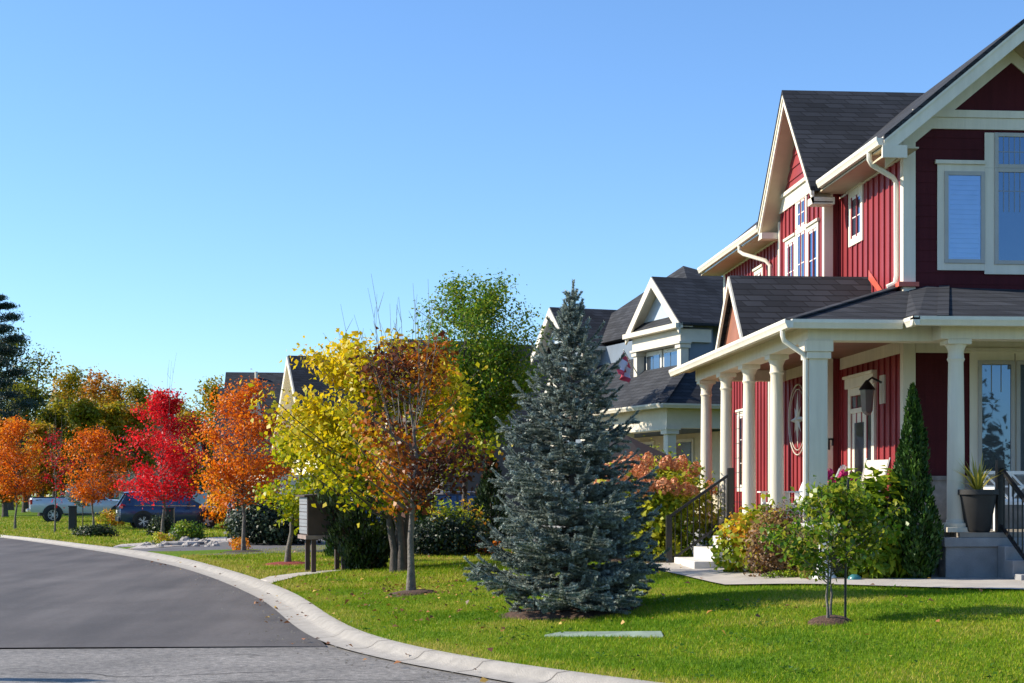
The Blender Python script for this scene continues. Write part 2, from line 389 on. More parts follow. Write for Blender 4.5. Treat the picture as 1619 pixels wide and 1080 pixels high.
# the worn surface: nearer the camera, running on under and beside
oe = chaikin(OLD_EDGE, 2)
strip('worn_road', [(-60, p[1] - 2 if p[1] < 15 else p[1] + 0.4 + 0.02 * 40) for p in oe], [tuple(p) for p in oe], 0.0, 0.0, M_OLD)
tag(MB().add([(-60, 18.7, -.004), (-60, -45, -.004), (95, -45, -.004), (12.8, 2.2, -.004), (-.75, 18.4, -.004)], [(0, 1, 2, 3, 4)]).build('worn_road_base', M_OLD), kind='structure')

# ---- rolled concrete kerb in cast lengths
M_KERB = mat_plain('kerb_concrete', (0.34, 0.312, 0.272), 0.9, var=0.13, scale=7, bump=0.5, bscale=70)
lo = np.vstack([chaikin(OLD_EDGE, 2)[:-1], chaikin(ASPH_EDGE, 2)])
hi = chaikin(LAWN_EDGE, 2)
km = MB()
def nearest_on(P, p):
    best = None
    for a, b in zip(P[:-1], P[1:]):
        t = np.clip(np.dot(p - a, b - a) / max(1e-9, np.dot(b - a, b - a)), 0, 1); qd = a + t * (b - a); d = np.hypot(*(qd - p))
        if best is None or d < best[0]: best = (d, qd)
    return best[1]
hs = []
for i in range(len(hi) - 1):
    L = np.hypot(*(hi[i + 1] - hi[i])); ns = max(1, int(L / 0.6)) if 8 < hi[i][1] < 75 else 1
    for k in range(ns): hs.append(hi[i] + (hi[i + 1] - hi[i]) * k / ns)
hs.append(hi[-1])
rows = []
for p in hs:
    g = nearest_on(lo, p)
    rows.append((g, p))
psm = np.array([r_[1] for r_ in rows]); wsm = np.array([np.hypot(*(r_[1] - r_[0])) for r_ in rows])
for _ in range(8): psm[1:-1] = (psm[:-2] + 2 * psm[1:-1] + psm[2:]) / 4
for _ in range(30): wsm[1:-1] = (wsm[:-2] + 2 * wsm[1:-1] + wsm[2:]) / 4
tg = np.gradient(psm, axis=0); nrm2 = unit(np.stack([-tg[:, 1], tg[:, 0]], 1))
for _ in range(25): nrm2[1:-1] = unit((nrm2[:-2] + 2 * nrm2[1:-1] + nrm2[2:]) / 4)
gsm = psm + nrm2 * (wsm + .05)[:, None]
rows = list(zip(gsm, psm))
fr = [(0.0 - 0.04, 0.016), (0.0, 0.0165), (0.42, 0.022), (0.55, 0.045), (0.70, KERB + .018), (1.0, KERB + .026), (1.10, KERB - 0.05)]
kv = []; kf = []
for g, p in rows:
    for t, z in fr: kv.append((g[0] + (p[0] - g[0]) * t, g[1] + (p[1] - g[1]) * t, z))
nf_ = len(fr)
for i in range(len(rows) - 1):
    for k in range(nf_ - 1): kf.append((i * nf_ + k, i * nf_ + k + 1, (i + 1) * nf_ + k + 1, (i + 1) * nf_ + k))
km.add(kv, kf, True)
tag(km.build('kerb', M_KERB), kind='structure')
jm = MB()                                            # joints between the cast lengths
for i in range(4, len(rows) - 2, 3):
    g, p = rows[i]
    if not 10 < p[1] < 60: continue
    dv = (p - g); L = np.hypot(*dv); nrm_ = np.array([-dv[1], dv[0]]) / L * 0.007
    for (t0, z0), (t1, z1) in zip(fr[1:-2], fr[2:-1]):
        a, b_ = g + dv * t0, g + dv * t1
        jm.add([(a[0] - nrm_[0], a[1] - nrm_[1], z0 + .003), (a[0] + nrm_[0], a[1] + nrm_[1], z0 + .003), (b_[0] + nrm_[0], b_[1] + nrm_[1], z1 + .003), (b_[0] - nrm_[0], b_[1] - nrm_[1], z1 + .003)], [(0, 1, 2, 3)])
tag(jm.build('kerb_joints', mat_plain('joint_dirt', (0.16, 0.14, 0.12), 0.9)), kind='structure')

# ---- concrete walk to the house, planting bed, driveway, pads
M_CONC = mat_plain('walk_concrete', (0.42, 0.38, 0.33), 0.85, var=0.12, scale=2.2, bump=0.3, bscale=90)
M_MULCH = mat_plain('mulch', (0.075, 0.04, 0.025), 0.95, var=0.6, scale=28, bump=1.0, bscale=45)
M_SOIL = mat_plain('bed_soil', (0.045, 0.032, 0.022), 0.95, var=0.5, scale=22, bump=1.0, bscale=40)
def fill(name, poly, dz, mat, res=0.35):
    """ground-hugging sheet over a polygon, cut as a fine fan of strips"""
    P = [tuple(p[:2]) for p in poly]; out = []
    n = len(P)
    for i in range(n):
        a, b = np.array(P[i]), np.array(P[(i + 1) % n]); k = max(1, int(np.hypot(*(b - a)) / res))
        for j in range(k): out.append(a + (b - a) * j / k)
    import bmesh
    bm = bmesh.new(); vs = [bm.verts.new((p[0], p[1], 0)) for p in out]; bm.faces.new(vs)
    bmesh.ops.triangulate(bm, faces=bm.faces[:], ngon_method='EAR_CLIP')
    for _ in range(2): bmesh.ops.subdivide_edges(bm, edges=[e for e in bm.edges if e.calc_length() > res * 1.3], cuts=1, use_grid_fill=False)
    bmesh.ops.triangulate(bm, faces=bm.faces[:])
    for v in bm.verts: v.co.z = float(zg(v.co.x, v.co.y)) + dz
    bmesh.ops.recalc_face_normals(bm, faces=bm.faces[:])
    if sum(f.normal.z for f in bm.faces) < 0: bmesh.ops.reverse_faces(bm, faces=bm.faces[:])
    me = bpy.data.meshes.new(name); bm.to_mesh(me); bm.free(); me.materials.append(mat)
    o = bpy.data.objects.new(name, me); link(o); return tag(o, kind='structure')
PATH = [gp(px, py) for px, py in [(1042, 904), (1062, 909), (1100, 917), (1146, 928), (1200, 926.5), (1330, 928), (1480, 930), (1619, 936)]] + [(14, 19.6), (14, 21.3)] + \
       [gp(px, py) for px, py in [(1560, 919.5), (1420, 919), (1320, 918.5), (1240, 917), (1200, 912), (1175, 906), (1150, 897)]] + [(5.25, 25.2), (5.25, 27.0), (4.3, 27.2)]
fill('walkway', PATH, 0.035, M_CONC)
BED = [gp(px, py) for px, py in [(1560, 919), (1420, 918.5), (1320, 918), (1240, 916.5), (1198, 911.5), (1173, 905.5), (1150, 896.5)]] + [(5.3, 25.2), (6.1, 25.0), (6.1, 22.0), (9.0, 22.0)]
fill('planting_bed', BED, 0.02, M_SOIL)
BED2 = [(5.9, 27.1), (4.5, 27.2), (3.9, 28.0), (3.6, 29.8), (4.2, 31.5), (6.1, 31.5)]
fill('hydrangea_bed', BED2, 0.02, M_MULCH)
DRIVE = [gpix(px, py, .1) for px, py in [(262, 880), (345, 875.5), (449, 868), (560, 864.5), (760, 862)]] + [(10, 49), (10, 60)] + [gpix(px, py, .1) for px, py in [(540, 852), (345, 859.5), (200, 867)]]
M_DRIVE = mat_asphalt('driveway_asphalt', (0.11, 0.105, 0.105), (0.16, 0.155, 0.155), 0.2)
fill('driveway', DRIVE, 0.03, M_DRIVE, 1.2)
ROCKBED = [gpix(px, py, .1) for px, py in [(168, 868), (232, 868), (330, 862), (372, 858.5), (372, 852), (300, 854), (262, 856), (190, 862)]]
fill('stone_bed', ROCKBED, 0.035, mat_plain('stone_chips', (0.42, 0.38, 0.34), 0.9, var=0.65, scale=9, bump=1, bscale=20), 0.8)
DRIVE2 = [gpix(px, py, .1) for px, py in [(10, 846.2), (60, 849), (130, 858), (175, 866), (230, 862), (160, 855), (60, 845)]]
PAD = [gpix(px, py, .1) for px, py in [(398, 921), (425, 912), (470, 908.5), (530, 906), (545, 908), (470, 913.5), (418, 925)]]
fill('mailbox_pad', PAD, 0.03, M_CONC, 0.5)
COVER = [gp(px, py) for px, py in [(860, 1007), (1050, 1009), (1046, 1001), (886, 1002)]]
EXCL = [COVER, PATH, BED, BED2, DRIVE, ROCKBED, PAD, [(5.6, 21.9), (20, 21.9), (20, 40), (5.6, 40)]]
RINGS = []
def mulch_ring(x, y, r, mat=None, name='mulch_ring'):
    RINGS.append((x, y, r * .9)); m = MB(); z0 = float(zg(x, y)); rg = random.Random(int(x * 97 + y * 13)); n = 26
    v = [(x, y, z0 + .075)]; f = []
    for k, (rf, h) in enumerate([(0.45, 0.065), (0.8, 0.04), (1.0, -0.01)]):
        for i in range(n):
            t = 2 * math.pi * i / n; q_ = r * rf * (1 + rg.uniform(-.09, .09))
            xx, yy = x + q_ * math.cos(t), y + q_ * math.sin(t); v.append((xx, yy, float(zg(xx, yy)) + h))
    for i in range(n): f.append((0, 1 + i, 1 + (i + 1) % n))
    for k in range(2):
        for i in range(n): f.append((1 + k * n + i, 1 + (k + 1) * n + i, 1 + (k + 1) * n + (i + 1) % n, 1 + k * n + (i + 1) % n))
    m.add(v, f, True); return tag(m.build(name, mat or M_MULCH), kind='structure')
# ------------------------------------------------------------------ house materials
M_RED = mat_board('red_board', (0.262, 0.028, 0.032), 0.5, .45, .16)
M_RED_SHADED = mat_board('red_shingle_shaded', (0.068, 0.009, 0.013), 0.75, .2, .2)  # front siding red, darkened further in its base colour to stand in for shade
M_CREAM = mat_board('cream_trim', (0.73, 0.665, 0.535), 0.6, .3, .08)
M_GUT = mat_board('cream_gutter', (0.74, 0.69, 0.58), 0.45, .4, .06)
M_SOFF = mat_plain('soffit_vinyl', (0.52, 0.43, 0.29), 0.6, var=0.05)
M_CEIL = mat_plain('porch_ceiling_board', (0.20, 0.085, 0.055), 0.5, var=0.2, scale=3)
M_ROOF = mat_shingle('charcoal_shingle', (0.034, 0.036, 0.042))
M_GLASS = mat_glass('window_glass', (0.015, 0.02, 0.03), 0.17)
M_MUNT = mat_plain('inner_grille', (.24, .28, .33), .5, var=.05)
M_GLASSC = mat_glass('clear_glass', (0, 0, 0), 0.12, clear=True)
M_GLASSD = mat_glass('door_glass', (0.02, 0.02, 0.02), 0.10)
M_FRAME = mat_plain('window_frame_vinyl', (0.42, 0.40, 0.36), 0.5, var=0.05)
M_WFRAME = mat_plain('white_window_vinyl', (0.80, 0.78, 0.72), 0.45, var=0.04)
M_BLIND = mat_plain('blind_slat', (0.62, 0.66, 0.70), 0.6, var=0.05)
M_STONE = mat_plain('foundation_concrete', (0.26, 0.26, 0.26), 0.9, var=0.2, scale=3, bump=0.4)
M_BLACK = mat_plain('black_iron', (0.012, 0.012, 0.013), 0.4, var=0.2)
M_FLASH = mat_plain('copper_red_flashing', (0.55, 0.10, 0.06), 0.4, var=0.1)
M_FLOOR = mat_plain('porch_deck', (0.24, 0.215, 0.18), 0.8, var=0.1)
M_WHITE = mat_plain('white_paint', (0.80, 0.79, 0.76), 0.5, var=0.04)

XW, YF, XB, YB0, YB1, YR = 7.93, 24.0, 7.64, 27.45, 30.75, 37.25
ZG, ZF, ZE = 0.45, 1.20, 7.05
house = thing('red_house', 'dark red house with cream trim, charcoal shingle roofs and a wrap-around columned porch', 'house', (XW, YF, 0.4))
H = dict(parent=house, world=True)
def hb(m, name, mat, **k): return m.build(name, mat, house, world=True, **k)

XA_ = 9.63
# ---- walls: board and batten on the street side
m = MB()
def batten_wall(m, x, y0, y1, z0, z1, step=0.295, thick=0.25):
    m.box((x, y0, z0), (x + thick, y1, z1))
    k = int((y1 - y0) / step)
    for i in range(k + 1):
        y = y0 + 0.08 + i * step
        if y < y1 - 0.03: m.box((x - 0.028, y - 0.024, z0 + 0.003), (x - 0.0015, y + 0.024, z1 - 0.003))
batten_wall(m, XW, YF + .02, YB0 + .25, ZG - .2, ZE + 0.1)
batten_wall(m, XW, YB1 - .25, YR, ZG - .2, ZE + 0.1)
hb(m, 'batten_wall', M_RED)
m = MB(); batten_wall(m, XB, YB0 + .06, YB1 - .06, ZG - .2, 7.24)
m.box((XB + .25, YB0 + .002, ZG - .2), (XW + .6, YB0 + .1, 7.0)); m.box((XB + .25, YB1 - .1, ZG - .2), (XW + .6, YB1 - .002, 7.0)); hb(m, 'bay_wall', M_RED)
# front wall with lap boards
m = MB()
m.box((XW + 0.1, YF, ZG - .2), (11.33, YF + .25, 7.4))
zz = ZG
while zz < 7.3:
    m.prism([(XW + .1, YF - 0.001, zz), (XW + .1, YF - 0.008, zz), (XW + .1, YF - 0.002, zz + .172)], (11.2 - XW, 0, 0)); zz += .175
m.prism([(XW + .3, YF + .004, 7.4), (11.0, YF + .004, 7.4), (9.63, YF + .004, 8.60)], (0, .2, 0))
hb(m, 'lap_wall', M_RED_SHADED)
# the rest of the body, right of and behind the front gable
m = MB(); m.box((11.33, 26.0, ZG - .2), (18.0, 36.9, ZE)); m.prism([(XW + .3, YR - .02, ZG - .2), (XW + .3, YR - .02, ZE), (XA_, YR - .02, 8.6), (11.0, YR - .02, ZE), (11.0, YR - .02, ZG - .2)], (0, -.2, 0)); hb(m, 'rear_wall', M_RED_SHADED)
m = MB(); ap = (14.6, 31.4, 9.2)
cs_ = [(10.9, 25.5, ZE + .05), (18.5, 25.5, ZE + .05), (18.5, 37.4, ZE + .05), (10.9, 37.4, ZE + .05)]
m.add(cs_ + [(14.0, 30.2, 9.3), (15.2, 32.8, 9.3)], [(0, 1, 4), (1, 2, 5, 4), (2, 3, 5), (3, 0, 4, 5), (3, 2, 1, 0)]); hb(m, 'hip_roof', M_ROOF)

# ---- main roof: gable to the front, ridge running back
SL = 0.83; XE, ZEV = 7.42, 7.17; XA = 9.63; ZA = ZEV + SL * (XA - XE); XE2 = 2 * XA - XE
def gable_prof(y, th):
    return [(XE, y, ZEV), (XA, y, ZA), (XE2, y, ZEV), (XE2, y, ZEV - th), (XA, y, ZA - th), (XE, y, ZEV - th)]
m = MB()
P = gable_prof(23.40, 0.075)
def slope_part(xe, y0, y1):
    ze = ZEV + SL * (xe - XE); m.prism([(xe, y0, ze), (XA, y0, ZA), (XA, y0, ZA - .075), (xe, y0, ze - .075)], (0, y1 - y0, 0))
slope_part(XE, 23.40, 27.0); slope_part(8.05, 27.0, 31.0); slope_part(XE, 31.0, 37.7)
m.prism([P[1], P[2], P[3], P[4]], (0, 14.3, 0))
hb(m, 'gable_roof', M_ROOF)
m = MB()                                             # rake boards
for (xa, xb) in ((XE, XA), (XE2, XA)):
    for y0, y1, t0, t1 in ((23.42, 23.46, .078, .33), (23.40, 23.44, .0765, .12)):
        m.prism([(xa, y0, ZEV - t0), (xb, y0, ZA - t0), (xb, y0, ZA - t1), (xa, y0, ZEV - t1)], (0, y1 - y0, 0))
m.box((XE - .02, 23.41, 6.83), (XE + .36, 23.47, 7.02))
hb(m, 'rake_board', M_CREAM)
m = MB()
for (xa, xb) in ((XE, XA), (XE2, XA)):
    m.prism([(xa, 23.465, ZEV - .30), (xb, 23.465, ZA - .30), (xb, 23.465, ZA - .325), (xa, 23.465, ZEV - .325)], (0, .53, 0))
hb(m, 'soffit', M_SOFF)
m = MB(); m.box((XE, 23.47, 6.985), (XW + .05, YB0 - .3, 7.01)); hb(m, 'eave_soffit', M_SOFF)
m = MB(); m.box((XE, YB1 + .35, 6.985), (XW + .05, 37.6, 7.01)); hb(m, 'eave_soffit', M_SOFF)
m = MB()                                             # boards on the front gable wall
for (xa, xb) in ((XE + .2, XA), (XE2 - .2, XA)):
    za = ZEV + SL * .2
    m.prism([(xa, YF - .03, za - .33), (xb, YF - .03, ZA - .33), (xb, YF - .03, ZA - .54), (xa, YF - .03, za - .54)], (0, .028, 0))
m.box((XW + .12, YF - .035, 7.41), (11.2, YF - .002, 7.585)); m.box((XW + .12, YF - .06, 7.588), (11.2, YF - .002, 7.70))
hb(m, 'gable_frieze', M_CREAM)
for p0, p1, q0, q1 in (((XW - .03, YF - .035, 1.2), (XW + .165, YF + .0, 7.41), (XW - .03, YF + .001, 1.2), (XW - .002, YF + .12, 6.98)),
                       ((XB - .03, YB0 - .03, ZF), (XB + .13, YB0 + .0, 7.1), (XB - .03, YB0 + .0005, ZF), (XB - .002, YB0 + .10, 7.1)),
                       ((XB - .03, YB1 + .0005, ZF), (XB + .13, YB1 + .03, 7.1), (XB - .03, YB1 - .10, ZF), (XB - .002, YB1, 7.1)),
                       ((XW - .03, YR + .03, ZG), (XW + .14, YR + .06, 6.98), (XW - .03, YR - .14, ZG), (XW - .002, YR + .0295, 6.98))):
    m = MB(); m.box(p0, p1); m.box(q0, q1); hb(m, 'corner_board', M_CREAM)
for y0, y1 in ((YF + .125, YB0 - .001), (YB1 + .03, YR - .145)):
    m = MB(); m.box((XW - .032, y0, 6.955), (XW - .002, y1, 6.985)); hb(m, 'eave_frieze', M_CREAM)

# ---- gutters and downspouts
def gutter(m, p, q, out, h=0.125, d=0.12):
    """K-style gutter from p to q (top outer line), out = outward unit vector"""
    p, q, o = Vector(p), Vector(q), Vector(out)
    prof = [(-d, 0), (-d, -h), (-.035, -h), (-.022, -h * .72), (-.012, -h * .55), (0, -h * .38), (0, 0), (-.014, 0), (-.014, -.02), (-d + .014, -.02), (-d + .014, 0)]
    poly = [p + o * a + Vector((0, 0, b)) for a, b in prof]
    m.prism(poly, q - p)
M2 = M_GUT
m = MB(); gutter(m, (7.31, 23.44, 7.15), (7.31, 26.85, 7.15), (-1, 0, 0)); hb(m, 'gutter', M2)
m = MB(); gutter(m, (7.31, 31.35, 7.15), (7.31, 37.5, 7.15), (-1, 0, 0)); hb(m, 'gutter', M2)
def rtube(m, path, w_=0.075, n=8): m.tube(path, w_ / 2, n)
m = MB(); rtube(m, [(7.38, 24.02, 7.03), (7.38, 24.02, 6.92), (7.42, 24.03, 6.85), (7.80, 24.16, 6.68), (7.86, 24.18, 6.6), (7.865, 24.18, 5.15), (7.84, 24.18, 5.03), (7.72, 24.2, 4.97)], .085); hb(m, 'downspout', M2)
m = MB(); rtube(m, [(7.38, 33.2, 7.03), (7.38, 33.2, 6.9), (7.44, 33.1, 6.83), (7.80, 32.6, 6.62), (7.87, 32.5, 6.5), (7.87, 32.5, .7)], .085); hb(m, 'downspout', M2)

# ---- steep cross gable over the bay
GXF, GYC, GHW, GZA, GZE = 7.28, 29.02, 2.03, 9.27, 7.08
gs = (GZA - GZE) / GHW
m = MB(); th = .07
A0, A1, A2 = (GXF - .03, GYC - GHW, GZE), (GXF - .03, GYC, GZA), (GXF - .03, GYC + GHW, GZE)
dn = lambda p, t=th: (p[0], p[1], p[2] - t)
m.prism([A0, A1, dn(A1), dn(A0)], (2.3 + 1.6, 0, 0)); m.prism([A1, A2, dn(A2), dn(A1)], (3.9, 0, 0)); hb(m, 'cross_gable_roof', M_ROOF)
m = MB()
for s_ in (-1, 1):
    a, b = (GXF, GYC + s_ * GHW, GZE - .075), (GXF, GYC, GZA - .075)
    m.prism([a, b, (b[0], b[1], b[2] - .21), (a[0], a[1], a[2] - .21)], (.035, 0, 0))
    m.prism([(GXF - .02, a[1], a[2]), (GXF - .02, b[1], b[2]), (GXF - .02, b[1], b[2] - .075), (GXF - .02, a[1], a[2] - .075)], (.018, 0, 0))
    m.box((GXF, GYC + s_ * (GHW - .30), GZE - .30), (GXF + .4, GYC + s_ * GHW, GZE - .18))
hb(m, 'rake_board', M_CREAM)
m = MB()
for s_ in (-1, 1):
    a, b = (GXF + .036, GYC + s_ * GHW, GZE - .255), (GXF + .036, GYC, GZA - .255)
    m.prism([a, b, (b[0], b[1], b[2] - .02), (a[0], a[1], a[2] - .02)], (.33, 0, 0))
hb(m, 'soffit', M_SOFF)
m = MB()                                             # red boards in the gable
hw = (GZA - .3 - 7.5) / gs
m.prism([(XB, GYC - hw, 7.5), (XB, GYC + hw, 7.5), (XB, GYC, GZA - .3)], (.2, 0, 0))
zb = 7.52
while zb < 8.8:
    w0 = (GZA - .32 - zb) / gs
    if w0 > .1: m.prism([(XB - .001, GYC - w0, zb), (XB - .02, GYC - w0, zb), (XB - .002, GYC - w0 + .1, zb + .2)], (0, 2 * w0 - .1, 0))
    zb += .215
hb(m, 'gable_wall', M_RED)
m = MB(); m.prism([(XB - .035, GYC - 1.64, 7.24), (XB - .035, GYC + 1.64, 7.24), (XB - .035, GYC + 1.42, 7.50), (XB - .035, GYC - 1.42, 7.50)], (.04, 0, 0)); m.prism([(XB - .075, GYC - 1.42, 7.50), (XB - .075, GYC + 1.42, 7.50), (XB - .075, GYC + 1.35, 7.57), (XB - .075, GYC - 1.35, 7.57)], (.07, 0, 0)); hb(m, 'gable_frieze', M_CREAM)

# ---- windows
def win_x(x, y0, y1, z0, z1, trim=.09, head=True, mulls=(1, 1), frame_mat=None, proud=.03, name='window', blind=False, parent=None, sides_only=False):
    """window in a wall whose outside faces -X"""
    tb = 0 if sides_only else trim
    par = parent or house; bw = dict(parent=par, world=True)
    m = MB()
    m.box((x - proud, y0 - trim, z0 - tb), (x - .002, y0, z1 + tb)); m.box((x - proud, y1, z0 - tb), (x - .002, y1 + trim, z1 + tb))
    if tb: m.box((x - proud, y0, z1), (x - .002, y1, z1 + trim)); m.box((x - proud, y0, z0 - trim), (x - .002, y1, z0))
    if head: m.box((x - proud - .03, y0 - trim - .04, z1 + trim), (x - .002, y1 + trim + .04, z1 + trim + .05))
    if not tb: m.box((x - proud + .0015, y0 - .02, z1 - .014), (x - .003, y1 + .02, z1 - .0015))
    o = m.build(name, M_CREAM, par, world=True, bevel=.003)
    m = MB(); s_ = .045; pr = proud * .6
    m.box((x - pr, y0, z0), (x - .003, y0 + s_, z1)); m.box((x - pr, y1 - s_, z0), (x - .003, y1, z1))
    m.box((x - pr, y0 + s_, z0), (x - .003, y1 - s_, z0 + s_)); m.box((x - pr, y0 + s_, z1 - s_), (x - .003, y1 - s_, z1))
    m.build('frame', frame_mat or M_WFRAME, o, world=True)
    g = MB(); g.box((x - .011, y0 + s_, z0 + s_), (x - .002, y1 - s_, z1 - s_)); g.build('pane', M_GLASS, o, world=True)
    k = MB()
    for i in range(1, mulls[0] + 1):
        yy = y0 + (y1 - y0) * i / (mulls[0] + 1); k.box((x - .017, yy - .009, z0 + s_), (x - .0112, yy + .009, z1 - s_))
    for i in range(1, mulls[1] + 1):
        zc = z0 + (z1 - z0) * i / (mulls[1] + 1); k.box((x - .0165, y0 + s_, zc - .009), (x - .0113, y1 - s_, zc + .009))
    if k.v: k.build('muntin', M_WFRAME, o, world=True)
    return o
def win_y(y, x0, x1, z0, z1, trim=.13, head=0.0, mull=None, blind=None, name='window', frame_mat=None, sides=(1, 1, 1, 1), parent=None, glass=None, trim_mat=None):
    """window in a wall whose outside faces -Y; sides: left,right,bottom,top casing present"""
    par = parent or house
    m = MB(); pr = .032
    if sides[0]: m.box((x0 - trim, y - pr, z0 - (trim if sides[2] else 0)), (x0, y - .017, z1 + (trim if sides[3] else 0)))
    if sides[1]: m.box((x1, y - pr, z0 - (trim if sides[2] else 0)), (x1 + trim, y - .017, z1 + (trim if sides[3] else 0)))
    if sides[2]: m.box((x0, y - pr, z0 - trim), (x1, y - .017, z0))
    if sides[3]: m.box((x0, y - pr, z1), (x1, y - .017, z1 + trim))
    if head: m.box((x0 - trim - .04, y - pr - .035, z1 + trim), (x1 + (trim if sides[1] else 0), y - .017, z1 + trim + head))
    if sides == (0, 0, 1, 1): m.box((x0 - .012, y - pr, z0 - trim), (x0, y - .017, z1 + trim))
    if sides == (1, 1, 0, 0): m.box((x0, y - pr, z1), (x1, y - .017, z1 + .004))
    o = m.build(name, trim_mat or M_CREAM, par, world=True, bevel=.003)
    s_ = .062; m = MB()
    m.box((x0, y - .05, z0), (x0 + s_, y - .017, z1)); m.box((x1 - s_, y - .05, z0), (x1, y - .017, z1))
    m.box((x0 + s_, y - .05, z0), (x1 - s_, y - .017, z0 + s_)); m.box((x0 + s_, y - .05, z1 - s_), (x1 - s_, y - .017, z1))
    m.build('frame', frame_mat or M_FRAME, o, world=True, bevel=.004)
    if blind:                                        # closed louvres close behind clear glass
        g = MB(); g.box((x0 + s_, y - .0355, z0 + s_), (x1 - s_, y - .0335, z1 - s_)); g.build('pane', M_GLASSC, o, world=True)
        k = MB(); zc = z0 + s_ + .02; k.box((x0 + s_, y - .0185, z0 + s_), (x1 - s_, y - .018, z1 - s_))
        while zc < z1 - s_ - .05:
            k.prism([(x0 + s_ + .03, y - .021, zc), (x0 + s_ + .03, y - .032, zc + .012), (x0 + s_ + .03, y - .030, zc + .062), (x0 + s_ + .03, y - .019, zc + .05)], (x1 - x0 - 2 * s_ - .06, 0, 0)); zc += .075
        k.box((x0 + s_, y - .033, (z0 + z1) / 2 + .12), (x1 - s_, y - .0187, (z0 + z1) / 2 + .19)); k.build('shutter', M_BLIND, o, world=True)
    else:
        g = MB(); g.box((x0 + s_, y - .028, z0 + s_), (x1 - s_, y - .018, z1 - s_)); g.build('pane', glass or M_GLASS, o, world=True)
    if mull:
        k = MB(); a, b, zt = mull                      # a columns, rows at heights b, down from top to zt
        for i in range(1, a + 1):
            xx = x0 + s_ + (x1 - x0 - 2 * s_) * i / (a + 1); k.box((xx - .007, y - .0335, zt), (xx + .007, y - .0283, z1 - s_))
        for zc in b: k.box((x0 + s_, y - .033, zc - .007), (x1 - s_, y - .0284, zc + .007))
        k.build('muntin', M_MUNT, o, world=True)
    return o
sx = lambda px: fY(px, YF)[0]
sz = lambda py, px=1540: fY(px, YF, py)[1]
# front upper group: tall middle light with a flanking casement either side
xm0, xm1 = sx(1571), 2 * XA - sx(1571)
big = win_y(YF, xm0, xm1, sz(418), sz(266), trim=.155, mull=(4, [sz(302)], sz(335)), sides=(1, 1, 1, 0))
win_y(YF, xm0, xm1, sz(266) + .001, sz(210), trim=.155, mull=(4, [sz(240)], sz(262)), sides=(1, 1, 0, 0))
win_y(YF, sx(1492), xm0 - .156, sz(417), sz(272), trim=.11, head=.06, blind=True, sides=(1, 0, 1, 1))
win_y(YF, xm1 + .156, 2 * XA - sx(1492), sz(417), sz(272), trim=.11, blind=True, head=.0, mull=(2, [sz(320), sz(300)], sz(322)), sides=(0, 1, 1, 1))
# small window on the street side of the upper floor
ya, yb = fX(1362.5, XW)[0], fX(1347, XW)[0]
win_x(XW, ya, yb, fX(1347, XW, 379)[1], fX(1347, XW, 314)[1], trim=.12, mulls=(0, 1))
win_x(XW, 33.4, 34.0, 5.6, 6.5, trim=.10, mulls=(1, 1))
# stepped window group in the bay
yc = GYC
win_x(XB, yc - .30, yc + .30, 4.9, 6.62, trim=.11, head=False, mulls=(1, 2)); win_x(XB, yc - .30, yc + .30, 6.74, 7.235, trim=.1, head=False, mulls=(1, 1), sides_only=True)
win_x(XB, yc - 1.10, yc - .52, 4.9, 6.54, trim=.09, mulls=(1, 2)); win_x(XB, yc + .52, yc + 1.10, 4.9, 6.54, trim=.09, mulls=(1, 2))
# far ground-floor window seen through the porch
win_x(XW, 34.7, 35.7, 1.9, 3.5, trim=.11, mulls=(2, 2))
# ground-floor front window behind the right-hand column
wx0 = sx(1545); lo_z, hi_z = sz(757), sz(570)
win_y(YF, wx0, sx(1603), lo_z, hi_z, trim=.13, mull=(2, [], sz(620)), sides=(1, 0, 1, 1))
win_y(YF, sx(1605.5), sx(1605.5) + .56, lo_z, hi_z, trim=.13, mull=(2, [], sz(620)), sides=(0, 0, 1, 1))
win_y(YF, sx(1605.5) + .59, sx(1605.5) + 1.15, lo_z, hi_z, trim=.13, sides=(0, 1, 1, 1))
m = MB(); m.box((wx0 - .2, YF - .07, hi_z + .13), (wx0 + 2.2, YF - .017, hi_z + .19)); m.box((wx0 - .16, YF - .045, hi_z + .191), (wx0 + 2.1, YF - .017, hi_z + .33)); hb(m, 'window_head', M_CREAM)

# ---- porch: floor, foundation, columns, beam, ceiling, roof
PX, PY, PYE = 5.80, 21.95, 31.2
m = MB()
m.box((PX, PY, ZF - .07), (XW, YF - .001, ZF)); m.box((PX, YF, ZF - .07), (XW - .03, PYE, ZF)); m.box((XW, 21.6, ZF - .069), (13, YF - .001, ZF - .001))
hb(m, 'porch_floor', M_FLOOR)
m = MB()
m.box((PX + .12, PY + .1, 0.1), (PX + .32, 24.9, ZF - .071)); m.box((PX + .12, 27.2, 0.1), (PX + .32, PYE - .1, ZF - .071)); m.box((PX + .33, PY + .1, 0.1), (7.9, PY + .3, ZF - .071))
m.box((PX + .33, 24.7, .1), (PX + .5, 27.4, ZF - .071))
hb(m, 'porch_skirt', M_STONE)
m = MB(); bx0 = fY(1490, 21.75)[0]; bx1 = fY(1597, 21.75)[0]
m.box((bx0, 21.62, 0.15), (11.8, 21.9, ZF - .20)); m.box((bx0 - .03, 21.58, ZF - .20), (11.8, 21.95, ZF - .071)); hb(m, 'stoop_block', M_STONE, bevel=.01)
